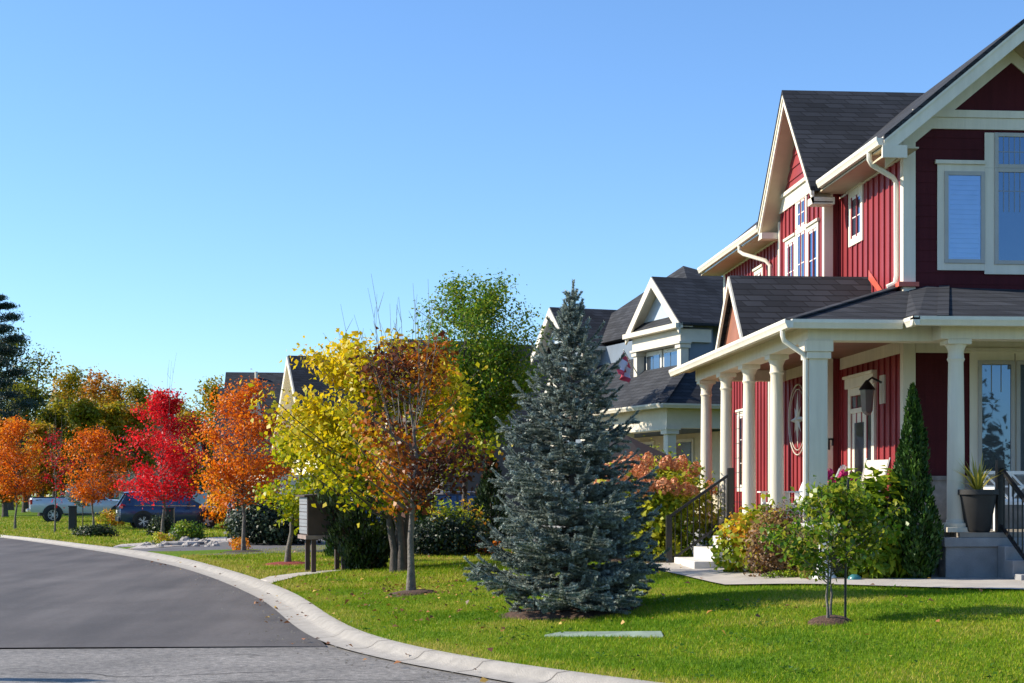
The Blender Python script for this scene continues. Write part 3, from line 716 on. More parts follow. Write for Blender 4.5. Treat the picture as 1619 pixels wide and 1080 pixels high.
def column(x, y, z0, z1, r=.116):
    m = MB()
    m.box((x - r * 1.55, y - r * 1.55, z0), (x + r * 1.55, y + r * 1.55, z0 + .07)); o = hb(m, 'column_base', M_CREAM, bevel=.006)
    prof = [(r * 1.42, z0 + .071), (r * 1.48, z0 + .10), (r * 1.42, z0 + .13), (r * 1.12, z0 + .135), (r * 1.08, z0 + .17)]
    for i in range(9):
        t = i / 8; prof.append((r * (1.0 - .16 * t ** 1.6), z0 + .18 + (z1 - .32 - z0 - .18) * t))
    prof += [(r * .9, z1 - .30), (r * 1.0, z1 - .275), (r * .9, z1 - .25), (r * .86, z1 - .17), (r * 0.98, z1 - .125), (r * 1.22, z1 - .071)]
    m = MB(); m.lathe(prof, (x, y, 0), 24); c = hb(m, 'column', M_CREAM)
    m = MB(); m.box((x - r * 1.36, y - r * 1.36, z1 - .07), (x + r * 1.36, y + r * 1.36, z1)); k = m.build('capital', M_CREAM, c, world=True, bevel=.006)
    o.parent = c; return c
ZB = 3.93
CX0 = 6.07
for y in (30.24, 28.40, 26.56, 24.62): column(CX0, y, ZF, ZB)
# the corner support is a square post
m = MB(); m.box((CX0 - .135, 22.165, ZF), (CX0 + .135, 22.435, ZB)); c_ = hb(m, 'corner_post', M_CREAM, bevel=.008)
m = MB(); m.box((CX0 - .2, 22.1, ZB - .16), (CX0 + .2, 22.5, ZB - .001)); m.box((CX0 - .175, 22.125, ZB - .26), (CX0 + .175, 22.475, ZB - .161)); m.build('capital', M_CREAM, c_, world=True, bevel=.006)
m = MB(); m.box((CX0 - .2, 22.1, ZF), (CX0 + .2, 22.5, ZF + .12)); m.build('post_base', M_CREAM, c_, world=True, bevel=.006)
column(8.0, 21.95, ZF, ZB, .126); column(10.6, 21.95, ZF, ZB, .126)
m = MB()                                             # beam above the columns
m.box((CX0 - .16, 22.13, ZB + .001), (CX0 + .16, 30.5, ZB + .27)); m.box((CX0 + .16, 22.13, ZB + .001), (7.72, 22.45, ZB + .27))
m.box((7.72, 21.78, ZB + .0015), (13, 22.1, ZB + .27)); m.box((7.72, 22.1, ZB + .0015), (7.98, 22.45, ZB + .269)); m.box((CX0 + .16, 30.15, ZB + .0015), (XW - .05, 30.45, ZB + .27))
hb(m, 'porch_beam', M_CREAM)
m = MB(); m.box((CX0 + .161, 22.46, ZB + .20), (XW - .04, 30.14, ZB + .225)); m.box((XW - .03, 22.11, ZB + .2), (13, YF - .04, ZB + .225)); hb(m, 'porch_ceiling', M_CEIL)
m = MB(); m.box((XW - .04, YF + .12, 3.93), (XW - .029, YB0 - .04, ZB + .199)); m.box((XB - .04, YB0 + .11, 3.93), (XB - .029, 30.1, ZB + .199)); m.box((XW + .17, YF - .04, 3.93), (11.3, YF - .018, ZB + .199)); hb(m, 'porch_wall_frieze', M_CREAM)
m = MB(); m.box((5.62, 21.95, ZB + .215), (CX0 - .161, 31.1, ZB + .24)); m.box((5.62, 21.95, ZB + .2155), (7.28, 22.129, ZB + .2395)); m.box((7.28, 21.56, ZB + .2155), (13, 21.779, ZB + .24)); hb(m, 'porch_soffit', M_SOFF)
# porch roof planes
ZP, EX, EY, ps = 4.20, 5.60, 21.93, .335
ztop = ZP + ps * (XW - EX)
def slab(m, pts, t=.06):
    n = len(pts); lowp = [(p[0], p[1], p[2] - t) for p in pts]
    m.add(list(pts) + lowp, [tuple(range(n)), tuple(range(n, 2 * n))[::-1]] + [(i, n + i, n + (i + 1) % n, (i + 1) % n) for i in range(n)])
m = MB()
slab(m, [(EX, EY, ZP), (XW - .002, EY + (XW - EX), ztop), (XW - .002, 31.15, ztop), (EX, 31.15, ZP)])
XJ = 7.35
slab(m, [(EX, EY, ZP), (XJ + 2.0, EY, ZP), (XJ + 2.0, YF - .02, ZP + ps * (YF - .02 - EY)), (EX + (YF - .02 - EY), YF - .02, ZP + ps * (YF - .02 - EY))])
hb(m, 'porch_roof', M_ROOF)
m = MB(); EY2 = 21.50; hx = 7.30; zr = 4.93
slab(m, [(hx, EY2, ZP + .01), (13, EY2, ZP + .01), (13, YF - .02, 4.86), (8.55, YF - .02, 4.95), (8.28, YF - .02, 4.97)])
slab(m, [(hx, EY2, ZP + .01), (8.28, YF - .02, 4.97), (8.0, YF - .02, 4.90), (hx + .02, EY2 + .6, ZP + .08)])
hb(m, 'entry_roof', M_ROOF)
m = MB()                                             # ridge caps on the hips
for a, b in (((EX, EY, ZP), (XW - .1, EY + XW - EX - .1, ztop - .03)), ((hx + .35, EY2, ZP + .01), (8.55, YF - .03, 4.955))):
    m.bar((a[0], a[1], a[2] + .012), (b[0], b[1], b[2] + .012), .16, .022)
hb(m, 'hip_cap', M_ROOF)
m = MB(); gutter(m, (5.5, 21.83, 4.20), (5.5, 31.17, 4.20), (-1, 0, 0)); hb(m, 'porch_gutter', M_GUT)
m = MB(); gutter(m, (5.62, 21.83, 4.199), (7.2, 21.83, 4.199), (0, -1, 0)); hb(m, 'porch_gutter', M_GUT)
m = MB(); gutter(m, (7.2, 21.42, 4.21), (13, 21.42, 4.21), (0, -1, 0)); gutter(m, (7.2, 21.42, 4.2105), (7.2, 21.83, 4.2105), (-1, 0, 0), d=.1); hb(m, 'porch_gutter', M_GUT)
m = MB(); rtube(m, [(5.56, 22.2, 4.08), (5.56, 22.2, 4.0), (5.58, 22.2, 3.93), (5.86, 22.2, 3.74), (5.89, 22.2, 3.66), (5.89, 22.2, .6)], .075); hb(m, 'downspout', M_GUT)
# little gable above the side steps
gy, gh, gz0, gz1 = 25.85, 1.05, 4.22, 5.36
m = MB(); gxf = 5.58
B0, B1, B2 = (gxf, gy - gh, gz0), (gxf, gy, gz1), (gxf, gy + gh, gz0)
slab(m, [B0, B1, (XW + .0, gy, gz1), (XW, gy - gh, gz0)][::-1]); slab(m, [B1, B2, (XW, gy + gh, gz0), (XW, gy, gz1)][::-1]); hb(m, 'porch_gable_roof', M_ROOF)
m = MB()
for s_ in (-1, 1):
    a, b = (gxf - .03, gy + s_ * gh, gz0 - .02), (gxf - .03, gy, gz1 - .02)
    m.prism([a, b, (b[0], b[1], b[2] - .14), (a[0], a[1] - s_ * .12, a[2])], (.04, 0, 0))
hb(m, 'rake_board', M_CREAM)
m = MB(); m.prism([(gxf + .10, gy - gh + .1, gz0 + .03), (gxf + .10, gy + gh - .1, gz0 + .03), (gxf + .10, gy, gz1 - .1)], (.05, 0, 0)); hb(m, 'porch_gable_wall', mat_plain('cedar_board', (.30, .115, .065), .6, var=.15, scale=3))
m = MB()                                             # step flashing where the porch roofs meet the wall
m.prism([(XW - .033, gy - gh + .06, gz0 + .62), (XW - .033, gy - .1, gz1 - .06), (XW - .033, gy - .1, gz1 + .10), (XW - .033, gy - gh - .12, gz0 + .62)], (.004, 0, 0))
m.box((XW - .10, 23.95, 4.955), (XW - .034, 24.35, 5.03)); m.box((XW - .12, 23.9, 4.95), (XW + .2, 23.965, 5.02)); hb(m, 'flashing', M_FLASH)

# ---- side steps and railing
m = MB(); gz = .46
for i in range(3):
    m.box((4.86 + .33 * i, 25.2 + .0005 * i, gz - .2), (4.86 + .33 * (i + 1) - .001 if i < 2 else 5.79, 27.0 - .0005 * i, gz + .19 + .185 * i))
hb(m, 'side_steps', mat_plain('step_concrete', (0.60, 0.57, 0.52), 0.85, var=.15, scale=3, bump=.4), bevel=.012)
def rail(p_top, p_bot, n, rail_h=.92, name='railing', lowgap=.12, post_r=.05):
    """sloped iron railing between two posts standing at p_top / p_bot (foot points)"""
    pt, pb = Vector(p_top), Vector(p_bot); m = MB()
    u = Vector((0, 0, rail_h - .03)); m.bar(pt + u, pb + u, .055, .045); o = hb(m, name, M_BLACK)
    lo_ = Vector((0, 0, lowgap)); m = MB(); m.bar(pt + lo_, pb + lo_, .04, .04); m.build('bottom_rail', M_BLACK, o, world=True)
    for q_, hh in ((pt, rail_h + .07), (pb, rail_h)):
        m = MB(); m.box((q_.x - post_r, q_.y - post_r, q_.z), (q_.x + post_r, q_.y + post_r, q_.z + hh)); m.build('post', M_BLACK, o, world=True, bevel=.004)
    for i in range(1, n):
        p = pb.lerp(pt, i / n); m = MB(); m.box((p.x - .008, p.y - .008, p.z + lowgap), (p.x + .008, p.y + .008, p.z + rail_h - .04)); m.build('baluster', M_BLACK, o, world=True)
    return o
rail((5.86, 27.08, ZF), (4.78, 27.08, .45), 10)
# ---- front steps on the right, going down towards the camera, with railing
m = MB()
x0s = fY(1585, 21.4)[0]
for i in range(3): m.box((x0s, 20.75 + .28 * i, .3), (x0s + 1.5, 20.75 + .28 * (i + 1) - (.001 if i < 2 else .01), .46 + .19 + .185 * i))
hb(m, 'front_steps', M_STONE, bevel=.012)
xr = fY(1583, 21.7)[0]
rail((xr, 21.75, ZF), (xr + .12, 20.6, .45), 9, .95)

# ---- front door in the street-side wall
yd0, yd1 = 25.55, 26.75
m = MB()
m.box((XW - .05, yd0 - .14, ZF), (XW - .0, yd0, 3.55)); m.box((XW - .05, yd1, ZF), (XW - .0, yd1 + .14, 3.55)); m.box((XW - .05, yd0, 3.42), (XW - .0, yd1, 3.55)); m.box((XW - .09, yd0 - .2, 3.551), (XW - .0, yd1 + .2, 3.72)); m.box((XW - .12, yd0 - .24, 3.721), (XW, yd1 + .24, 3.77))
m.box((XW - .045, yd0, 3.12), (XW, yd1, 3.2))
door = hb(m, 'front_door', M_CREAM, bevel=.004)
m = MB(); m.box((XW - .02, yd0 + .34, ZF + .02), (XW - .001, yd1 - .03, 3.118)); m.build('door_leaf', M_CREAM, door, world=True)
m = MB(); m.box((XW - .034, yd0 + .50, ZF + .55), (XW - .0205, yd1 - .2, 2.95)); m.build('door_glass', M_GLASSD, door, world=True)
m = MB(); m.box((XW - .02, yd0 + .03, ZF + .25), (XW - .0011, yd0 + .29, 3.05)); m.build('side_light', M_GLASSD, door, world=True)
m = MB(); m.box((XW - .02, yd0 + .03, 3.22), (XW - .0012, yd1 - .03, 3.40)); m.build('transom', M_GLASSD, door, world=True)
m = MB(); m.tube([(XW - .035, yd1 - .10, 2.12), (XW - .08, yd1 - .10, 2.12), (XW - .08, yd1 - .10, 2.0), (XW - .05, yd1 - .10, 1.9)], .013, 8); m.build('handle', M_BLACK, door, world=True)
# lattice skirt / stone band under the front window
m = MB(); m.box((XW + .17, YF - .05, ZF), (11.3, YF - .018, 1.95)); m.box((XW + .17, YF - .075, 1.951), (11.3, YF - .018, 2.02)); hb(m, 'stone_skirt', mat_plain('grey_stone', (.24, .22, .20), .85, var=.4, scale=5, bump=.8, bscale=8))
# ------------------------------------------------------------------ the next house along, turned a little with the bend
M_BLUE = mat_plain('grey_blue_board', (0.16, 0.20, 0.25), 0.65, var=.1, scale=2)
M_PALEB = mat_plain('pale_blue_board', (0.42, 0.50, 0.58), 0.6, var=.06)
M_TRIM2 = mat_plain('ivory_trim', (0.66, 0.60, 0.49), 0.55, var=.05)
M_SHADE = mat_plain('warm_wall', (0.55, 0.47, 0.32), 0.7, var=.08)
NB = R(15.6); NO = W(1042, 637, 42.8)
nb = thing('blue_grey_house', 'blue grey house with charcoal gables, pale trim and a flag, behind the big spruce', 'house', (NO[0], NO[1], .35), NB)
ZL = .35                                             # local heights are world heights minus the base
def nbx(m, name, mat, **k):
    m.v = [(p[0], p[1], p[2] - ZL) for p in m.v]; return m.build(name, mat, nb, **k)
def nchild(m, name, mat, par):
    m.v = [(p[0], p[1], p[2] - ZL) for p in m.v]; return m.build(name, mat, par)
m = MB(); m.box((2.4, 2.2, .2), (12, 12.4, 6.6)); m.box((1.75, 9.7, .2), (2.5, 12.2, 6.6)); m.box((1.75, 1.7, 5.0), (2.5, 4.9, 6.55)); nbx(m, 'wall', M_BLUE)
m = MB(); m.add([(2.9, 3.4, 6.9), (12, 3.4, 6.6), (12, 13.2, 6.6), (1.9, 13.2, 6.6), (4.75, 8.2, 9.25)], [(0, 1, 4), (1, 2, 4), (2, 3, 4), (3, 0, 4), (3, 2, 1, 0)]); nbx(m, 'hip_roof', M_ROOF)
m = MB(); hs_ = .79                                  # porch roof, hipped at the near corner
slab(m, [(0.1, 0.1, 4.2), (3.1, 3.1, 4.2 + hs_ * 3.0), (3.1, 10, 4.2 + hs_ * 3.0), (.1, 10, 4.2)]); slab(m, [(0.1, 0.1, 4.2), (13, .1, 4.2), (13, 2.3, 4.2 + hs_ * 2.2), (2.3, 2.3, 4.2 + hs_ * 2.2)])
nbx(m, 'porch_roof', M_ROOF)
m = MB(); m.bar((.1, .1, 4.215), (3.05, 3.05, 4.215 + hs_ * 2.95), .3, .03); nbx(m, 'hip_cap', M_ROOF)
m = MB(); gutter(m, (0, 0, 4.2), (0, 10, 4.2), (-1, 0, 0)); gutter(m, (.12, 0, 4.199), (13, 0, 4.199), (0, -1, 0)); nbx(m, 'gutter', M_TRIM2)
m = MB(); m.box((.45, .45, 3.55), (.8, 10, 4.12)); m.box((.8, .45, 3.55), (13, .8, 4.12)); m.box((.40, .40, 3.50), (.85, 10, 3.56)); nbx(m, 'porch_beam', M_TRIM2)
m = MB(); m.box((.12, .12, 4.10), (13, 10, 4.13)); nbx(m, 'porch_ceiling', M_SOFF)
m = MB(); m.box((.3, .3, .2), (12, 10, 1.15)); nbx(m, 'porch_floor', M_STONE)
for u, v in ((.62, .62), (.62, 3.6), (.62, 6.4), (.62, 9.2), (3.6, .62), (6.4, .62)):
    m = MB(); m.box((u - .13, v - .13, 1.15), (u + .13, v + .13, 3.5)); m.box((u - .19, v - .19, 3.38), (u + .19, v + .19, 3.499)); m.box((u - .18, v - .18, 1.151), (u + .18, v + .18, 1.3)); nbx(m, 'column', M_TRIM2)
m = MB(); m.box((2.36, .9, 1.15), (2.395, 10, 3.5)); nbx(m, 'porch_wall', M_SHADE)
for u0, u1, z0, z1 in ((3.0, 4.2, 1.2, 3.3), (5.0, 6.5, 1.6, 3.2)):
    m = MB(); m.box((u0 - .1, 2.15, z0 - .05), (u1 + .1, 2.198, z1 + .12)); o = nbx(m, 'window', M_SHADE); m = MB(); m.box((u0, 2.13, z0), (u1, 2.149, z1)); nchild(m, 'pane', M_GLASSD, o)
for v0, v1 in ((2.7, 4.0), (5.4, 6.6)):
    m = MB(); m.box((2.31, v0 - .1, 1.55), (2.358, v1 + .1, 3.35)); o = nbx(m, 'window', M_TRIM2); m = MB(); m.box((2.29, v0, 1.65), (2.309, v1, 3.25)); nchild(m, 'pane', M_GLASSD, o)
# balcony gable facing the street
def street_gable(u, v, half, zt, ze, depth_, wall, inset=.34, ret=True):
    m = MB(); a0, a1, a2 = (u, v - half, ze), (u, v, zt), (u, v + half, ze)
    slab(m, [a0, a1, (u + depth_, v, zt), (u + depth_, v - half, ze)][::-1], .08); slab(m, [a1, a2, (u + depth_, v + half, ze), (u + depth_, v, zt)][::-1], .08); nbx(m, 'gable_roof', M_ROOF)
    m = MB()
    for s_ in (-1, 1):
        a, b = (u - .03, v + s_ * half, ze - .02), (u - .03, v, zt - .02); m.prism([a, b, (b[0], b[1], b[2] - .3), (a[0], a[1], a[2] - .3)], (.06, 0, 0))
    if ret: m.box((u - .12, v - half, ze - .16), (u + .1, v + half, ze - .02))
    nbx(m, 'rake_board', M_TRIM2)
    m = MB()
    slab(m, [(u + .04, v - half + .05, ze - .1), (u + .04, v, zt - .1), (u + inset + .1, v, zt - .1), (u + inset + .1, v - half + .05, ze - .1)][::-1], .02); slab(m, [(u + .04, v, zt - .1), (u + .04, v + half - .05, ze - .1), (u + inset + .1, v + half - .05, ze - .1), (u + inset + .1, v, zt - .1)][::-1], .02); nbx(m, 'gable_soffit', M_TRIM2)
    m = MB(); sl = (zt - ze) / half; zb_ = ze + .3; hw_ = (zt - .15 - zb_) / sl
    m.prism([(u + inset, v - hw_, zb_), (u + inset, v + hw_, zb_), (u + inset, v, zt - .2)], (.1, 0, 0)); nbx(m, 'gable_wall', wall)
    if ret:
        m = MB(); slab(m, [(u, v - half + .1, ze), (u, v + half - .1, ze), (u + inset, v + half - .52, ze + .30), (u + inset, v - half + .52, ze + .30)][::-1], .03); nbx(m, 'pent_roof', M_ROOF)
street_gable(1.3, 3.25, 1.85, 8.1, 6.58, 5.0, M_PALEB)
m = MB(); m.box((1.42, 1.6, 6.05), (1.7, 4.9, 6.42)); m.box((1.7, 1.6, 6.05), (2.4, 1.9, 6.42)); m.box((1.36, 1.54, 6.0), (1.74, 4.96, 6.06)); nbx(m, 'balcony_beam', M_TRIM2)
for v in (1.75, 4.75):
    m = MB(); m.box((1.45, v - .12, 5.2), (1.69, v + .12, 6.0)); m.box((1.40, v - .17, 5.88), (1.74, v + .17, 5.999)); nbx(m, 'balcony_post', M_TRIM2)
for v in (2.3, 3.5):
    m = MB(); m.box((1.70, v - .06, 5.1), (1.748, v + 1.0, 5.98)); o = nbx(m, 'window', M_WFRAME); m = MB(); m.box((1.68, v + .04, 5.2), (1.699, v + .45, 5.85)); m.box((1.68, v + .5, 5.2), (1.699, v + .92, 5.85)); nchild(m, 'pane', M_GLASSD, o)
street_gable(1.1, 10.95, 1.75, 8.05, 6.55, 8.0, M_PALEB, ret=False)
m = MB(); gutter(m, (1.4, 9.15, 6.6), (6, 9.15, 6.6), (0, -1, 0)); m.box((1.74, 9.62, 6.2), (6, 9.69, 6.5)); nbx(m, 'gutter', M_TRIM2)
m = MB(); m.tube([(3.2, 9.9, 7.1), (3.2, 9.9, 7.5)], .05, 8); nbx(m, 'roof_vent', M_BLACK)
m = MB(); m.box((1.70, 10.4, 4.4), (1.748, 11.5, 6.1)); o = nbx(m, 'window', M_WFRAME); m = MB(); m.box((1.68, 10.5, 4.5), (1.699, 10.9, 6.0)); m.box((1.68, 11.0, 4.5), (1.699, 11.4, 6.0)); nchild(m, 'pane', M_GLASSD, o)
m = MB(); slab(m, [(-.2, 6.0, 4.1), (-.2, 7.4, 5.6), (3.1, 7.4, 5.6), (3.1, 6.0, 4.1)][::-1]); slab(m, [(-.2, 7.4, 5.6), (-.2, 8.8, 4.1), (3.1, 8.8, 4.1), (3.1, 7.4, 5.6)][::-1]); nbx(m, 'porch_gable_roof', M_ROOF)
m = MB()
for s_ in (-1, 1): m.prism([(-.24, 7.4 + s_ * 1.4, 4.08), (-.24, 7.4, 5.58), (-.24, 7.4, 5.33), (-.24, 7.4 + s_ * 1.2, 4.08)], (.05, 0, 0))
nbx(m, 'rake_board', M_TRIM2)

# flag on its pole, hanging from the neighbour's porch
m_red = mat_plain('flag_red', (0.60, 0.05, 0.08), .8, var=.05); m_wht = mat_plain('flag_white', (0.72, 0.62, 0.66), .8, var=.03)
fl = thing('flag', 'red and white maple leaf flag hanging from a slanted pole on the blue grey house', 'flag', W(1000, 590, 44.0), R(48)); fl.scale = (.82, .82, .82)
m = MB(); m.tube([(.35, 0, -.05), (-.55, 0, .75)], .018, 8); m.build('pole', M_TRIM2, fl)
def cloth(u, v):
    """u along the fly 0..1 (hanging down), v along the hoist 0..1"""
    x = -.52 + .45 * v * .9 - .36 * u + .10 * v * u; z = .70 - .40 * v - .78 * u * (1 - .12 * v); y = .11 * math.sin(9 * v + 3 * u) * (0.3 + u) + .03 * math.sin(11 * u + 2 * v)
    return (x, y, z)
def cloth_part(name, u0, u1, mat, par):
    m = MB(); nu, nv = 8, 14; v = [cloth(u0 + (u1 - u0) * i / nu, j / nv) for i in range(nu + 1) for j in range(nv + 1)]
    m.add(v, [(i * (nv + 1) + j, i * (nv + 1) + j + 1, (i + 1) * (nv + 1) + j + 1, (i + 1) * (nv + 1) + j) for i in range(nu) for j in range(nv)], True); return m.build(name, mat, par)
cloth_part('red_band', 0, .25, m_red, fl); wf = cloth_part('white_field', .25, .75, m_wht, fl); cloth_part('red_band', .75, 1, m_red, fl)
leaf = [(0, -.42), (.03, -.16), (.20, -.19), (.17, -.10), (.36, .06), (.30, .10), (.33, .24), (.22, .21), (.19, .27), (.09, .16), (.13, .38), (.06, .34), (0, .46)]
leaf = leaf + [(-x, y) for x, y in leaf[-2:0:-1]]
for off in (-.006, .006):
    m = MB(); c0 = cloth(.5, .5); pts = []
    for x, y in leaf:
        p = cloth(.5 + x * .45, .5 + y * .85 * .9); pts.append((p[0], p[1] + off, p[2]))
    m.add([(c0[0], c0[1] + off, c0[2])] + pts, [(0, i + 1, (i + 1) % len(pts) + 1) for i in range(len(pts))]); m.build('maple_leaf', m_red, wf)

# ------------------------------------------------------------------ houses farther round the bend
def far_house(name, label, loc, rz, wd, dp, eave, ridge, wallm, gable_trim=True, vents=0, windows=True, over=.5, low=None):
    """ridge along local x, gable ends on -x and +x; origin at ground, near left corner"""
    o = thing(name, label, 'house', loc, rz)
    m = MB(); m.box((0, 0, -.5), (wd, dp, eave)); m.prism([(0.001, .02, eave - .01), (0.001, dp - .02, eave - .01), (0.001, dp / 2, ridge - .25)], (wd - .002, 0, 0)); m.build('wall', wallm, o)
    sl = (ridge - eave) / (dp / 2)
    m = MB(); ze_ = eave - over * sl * .6
    slab(m, [(-over, -over, ze_), (wd + over, -over, ze_), (wd + over, dp / 2, ridge), (-over, dp / 2, ridge)], .12); slab(m, [(-over, dp / 2, ridge), (wd + over, dp / 2, ridge), (wd + over, dp + over, ze_), (-over, dp + over, ze_)], .12); rf = m.build('roof', M_ROOF, o)
    if gable_trim:
        m = MB()
        for yy in (-over, dp + over): m.prism([(-over - .06, yy, ze_ - .03), (-over - .06, dp / 2, ridge - .03), (-over - .06, dp / 2, ridge - .38), (-over - .06, yy, ze_ - .38)], (.08, 0, 0))
        m.prism([(-over + .03, -over, ze_ - .16), (-over + .03, dp / 2, ridge - .16), (-over + .03, dp / 2, ridge - .2), (-over + .03, -over, ze_ - .2)], (over - .04, 0, 0)); m.prism([(-over + .03, dp + over, ze_ - .16), (-over + .03, dp / 2, ridge - .16), (-over + .03, dp / 2, ridge - .2), (-over + .03, dp + over, ze_ - .2)], (over - .04, 0, 0))
        m.box((-over, -over - .1, ze_ - .16), (wd + over, -over - .002, ze_ - .02)); m.build('trim', M_TRIM2, o)
    for i in range(vents):
        x = wd * (.16 + .22 * i); m = MB(); m.tube([(x, dp / 2 - .5, ridge - .5 * sl - .2), (x, dp / 2 - .5, ridge - .5 * sl + .42)], .09, 8); m.build('roof_vent', M_TRIM2, rf)
    if windows:
        for x in (wd * .2, wd * .6):
            m = MB(); m.box((x, -.05, 1.0), (x + 1.5, -.002, 2.5)); f_ = m.build('window', M_WFRAME, o); m = MB(); m.box((x + .12, -.07, 1.12), (x + 1.38, -.051, 2.38)); m.build('pane', M_GLASSD, f_)
    return o
a = W(372, 700, 93); hd = far_house('dark_roofed_house', 'large house with a dark vented roof behind the broad orange tree', (a[0], a[1] - 3.5, 0), R(2), 8.2, 9.0, 5.2, 8.95, mat_plain('brown_wall', (.20, .16, .13), .8), vents=4, gable_trim=False)
m = MB(); slab(m, [(-.6, -4.5, 3.6), (9, -4.5, 3.6), (9, .3, 7.7), (-.6, .3, 7.7)], .12); m.build('lower_roof', M_ROOF, hd)
m = MB(); m.prism([(1.0, -2.6, 5.6), (2.1, -2.6, 5.6), (1.55, -2.6, 7.5)], (0, .6, 0)); m.build('dormer', M_TRIM2, hd)
m = MB(); m.prism([(1.2, -2.64, 5.7), (1.9, -2.64, 5.7), (1.55, -2.64, 6.9)], (0, .035, 0)); m.build('dormer_wall', M_SHADE, hd)
M_CREAMW = mat_plain('cream_wall', (.72, .66, .50), .7, var=.05)
a = W(497, 780, 68); ch = far_house('cream_gabled_house', 'cream gabled house with a steep dark roof showing behind the yellow tree', (a[0] + .3, a[1] - 3.0, 0), R(14), 9.5, 6.0, 4.35, 7.65, M_CREAMW, over=.7)
m = MB(); slab(m, [(4.0, 1.5, 6.2), (9.0, 1.5, 6.2), (9.0, 4, 8.6), (4, 4, 8.6)], .1); m.build('upper_roof', M_ROOF, ch)
m = MB(); m.box((-2.4, -1.2, -.3), (0, 4.6, 2.5)); m.build('garage', M_CREAMW, ch)
m = MB(); m.box((-2.46, -.5, 0), (-2.402, 3.7, 2.2)); m.build('garage_door', M_WFRAME, ch)
a = W(150, 780, 140); far_house('slate_roofed_house', 'distant house with a plain slate grey roof behind the red tree', (a[0] - 1.0, a[1], -.2), R(-6), 9, 9, 4.8, 8.1, mat_plain('pale_wall', (.55, .55, .54), .8), vents=0)
a = W(700, 780, 58); far_house('grey_roofed_house', 'house with a grey roof and wall hidden behind the tall green birch', (a[0], a[1], 0), R(15), 7, 6, 4.6, 7.6, mat_plain('taupe_wall', (.10, .09, .085), .8), windows=False)
# ------------------------------------------------------------------ plants
M_BARK = mat_plain('grey_bark', (0.15, 0.13, 0.11), 0.9, var=.35, scale=9, bump=.8, bscale=30)
M_BARKD = mat_plain('dark_bark', (0.075, 0.06, 0.05), 0.9, var=.35, scale=9, bump=.8, bscale=30)
L_BROWN = mat_leaf('leaf_bronze', [(0.0, (.06, .022, .014)), (.22, (.16, .040, .012)), (.48, (.44, .12, .008)), (.7, (.60, .32, .008)), (1, (.55, .50, .012))], .45, .5)
L_YELLOW = mat_leaf('leaf_yellow', [(0, (.10, .18, .008)), (.35, (.30, .36, .008)), (.65, (.62, .52, .010)), (1, (.74, .50, .012))], .5, .5)
L_RED = mat_leaf('leaf_scarlet', [(0, (.32, .006, .012)), (.4, (.70, .010, .020)), (.8, (.85, .022, .030)), (1, (.80, .07, .05))], .55, .7)
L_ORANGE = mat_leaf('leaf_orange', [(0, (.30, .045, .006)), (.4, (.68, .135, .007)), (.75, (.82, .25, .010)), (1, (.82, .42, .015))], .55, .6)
L_GREEN = mat_leaf('leaf_birch_green', [(0, (.035, .10, .010)), (.5, (.08, .19, .014)), (.85, (.17, .27, .015)), (1, (.30, .32, .02))], .5, .6)
L_SHRUB = mat_leaf('leaf_glossy_green', [(0, (.03, .08, .010)), (.5, (.09, .19, .014)), (.85, (.19, .29, .02)), (1, (.34, .35, .03))], .5, .7, rough=.3)
L_HYD = mat_leaf('leaf_lime', [(0, (.08, .16, .010)), (.5, (.24, .34, .016)), (1, (.52, .50, .03))], .5, .7)
L_DARK = mat_leaf('leaf_dark_green', [(0, (.010, .022, .010)), (.5, (.022, .045, .016)), (1, (.05, .08, .02))], .15, .7)
L_FOREST = mat_leaf('leaf_woodland', [(0, (.03, .055, .012)), (.3, (.11, .13, .014)), (.55, (.30, .28, .014)), (.75, (.46, .30, .014)), (1, (.48, .17, .016))], .5, .35)
M_NEEDLE = mat_leaf('needle_blue', [(0, (.085, .105, .085)), (.5, (.25, .29, .245)), (1, (.52, .57, .50))], .12, .8, rough=.5)
M_NEEDLED = mat_leaf('needle_pine', [(0, (.012, .026, .020)), (.6, (.028, .052, .036)), (1, (.05, .08, .05))], .08, .8)
M_CEDAR = mat_leaf('cedar_spray', [(0, (.016, .045, .008)), (.5, (.04, .10, .012)), (1, (.09, .16, .016))], .15, .7)

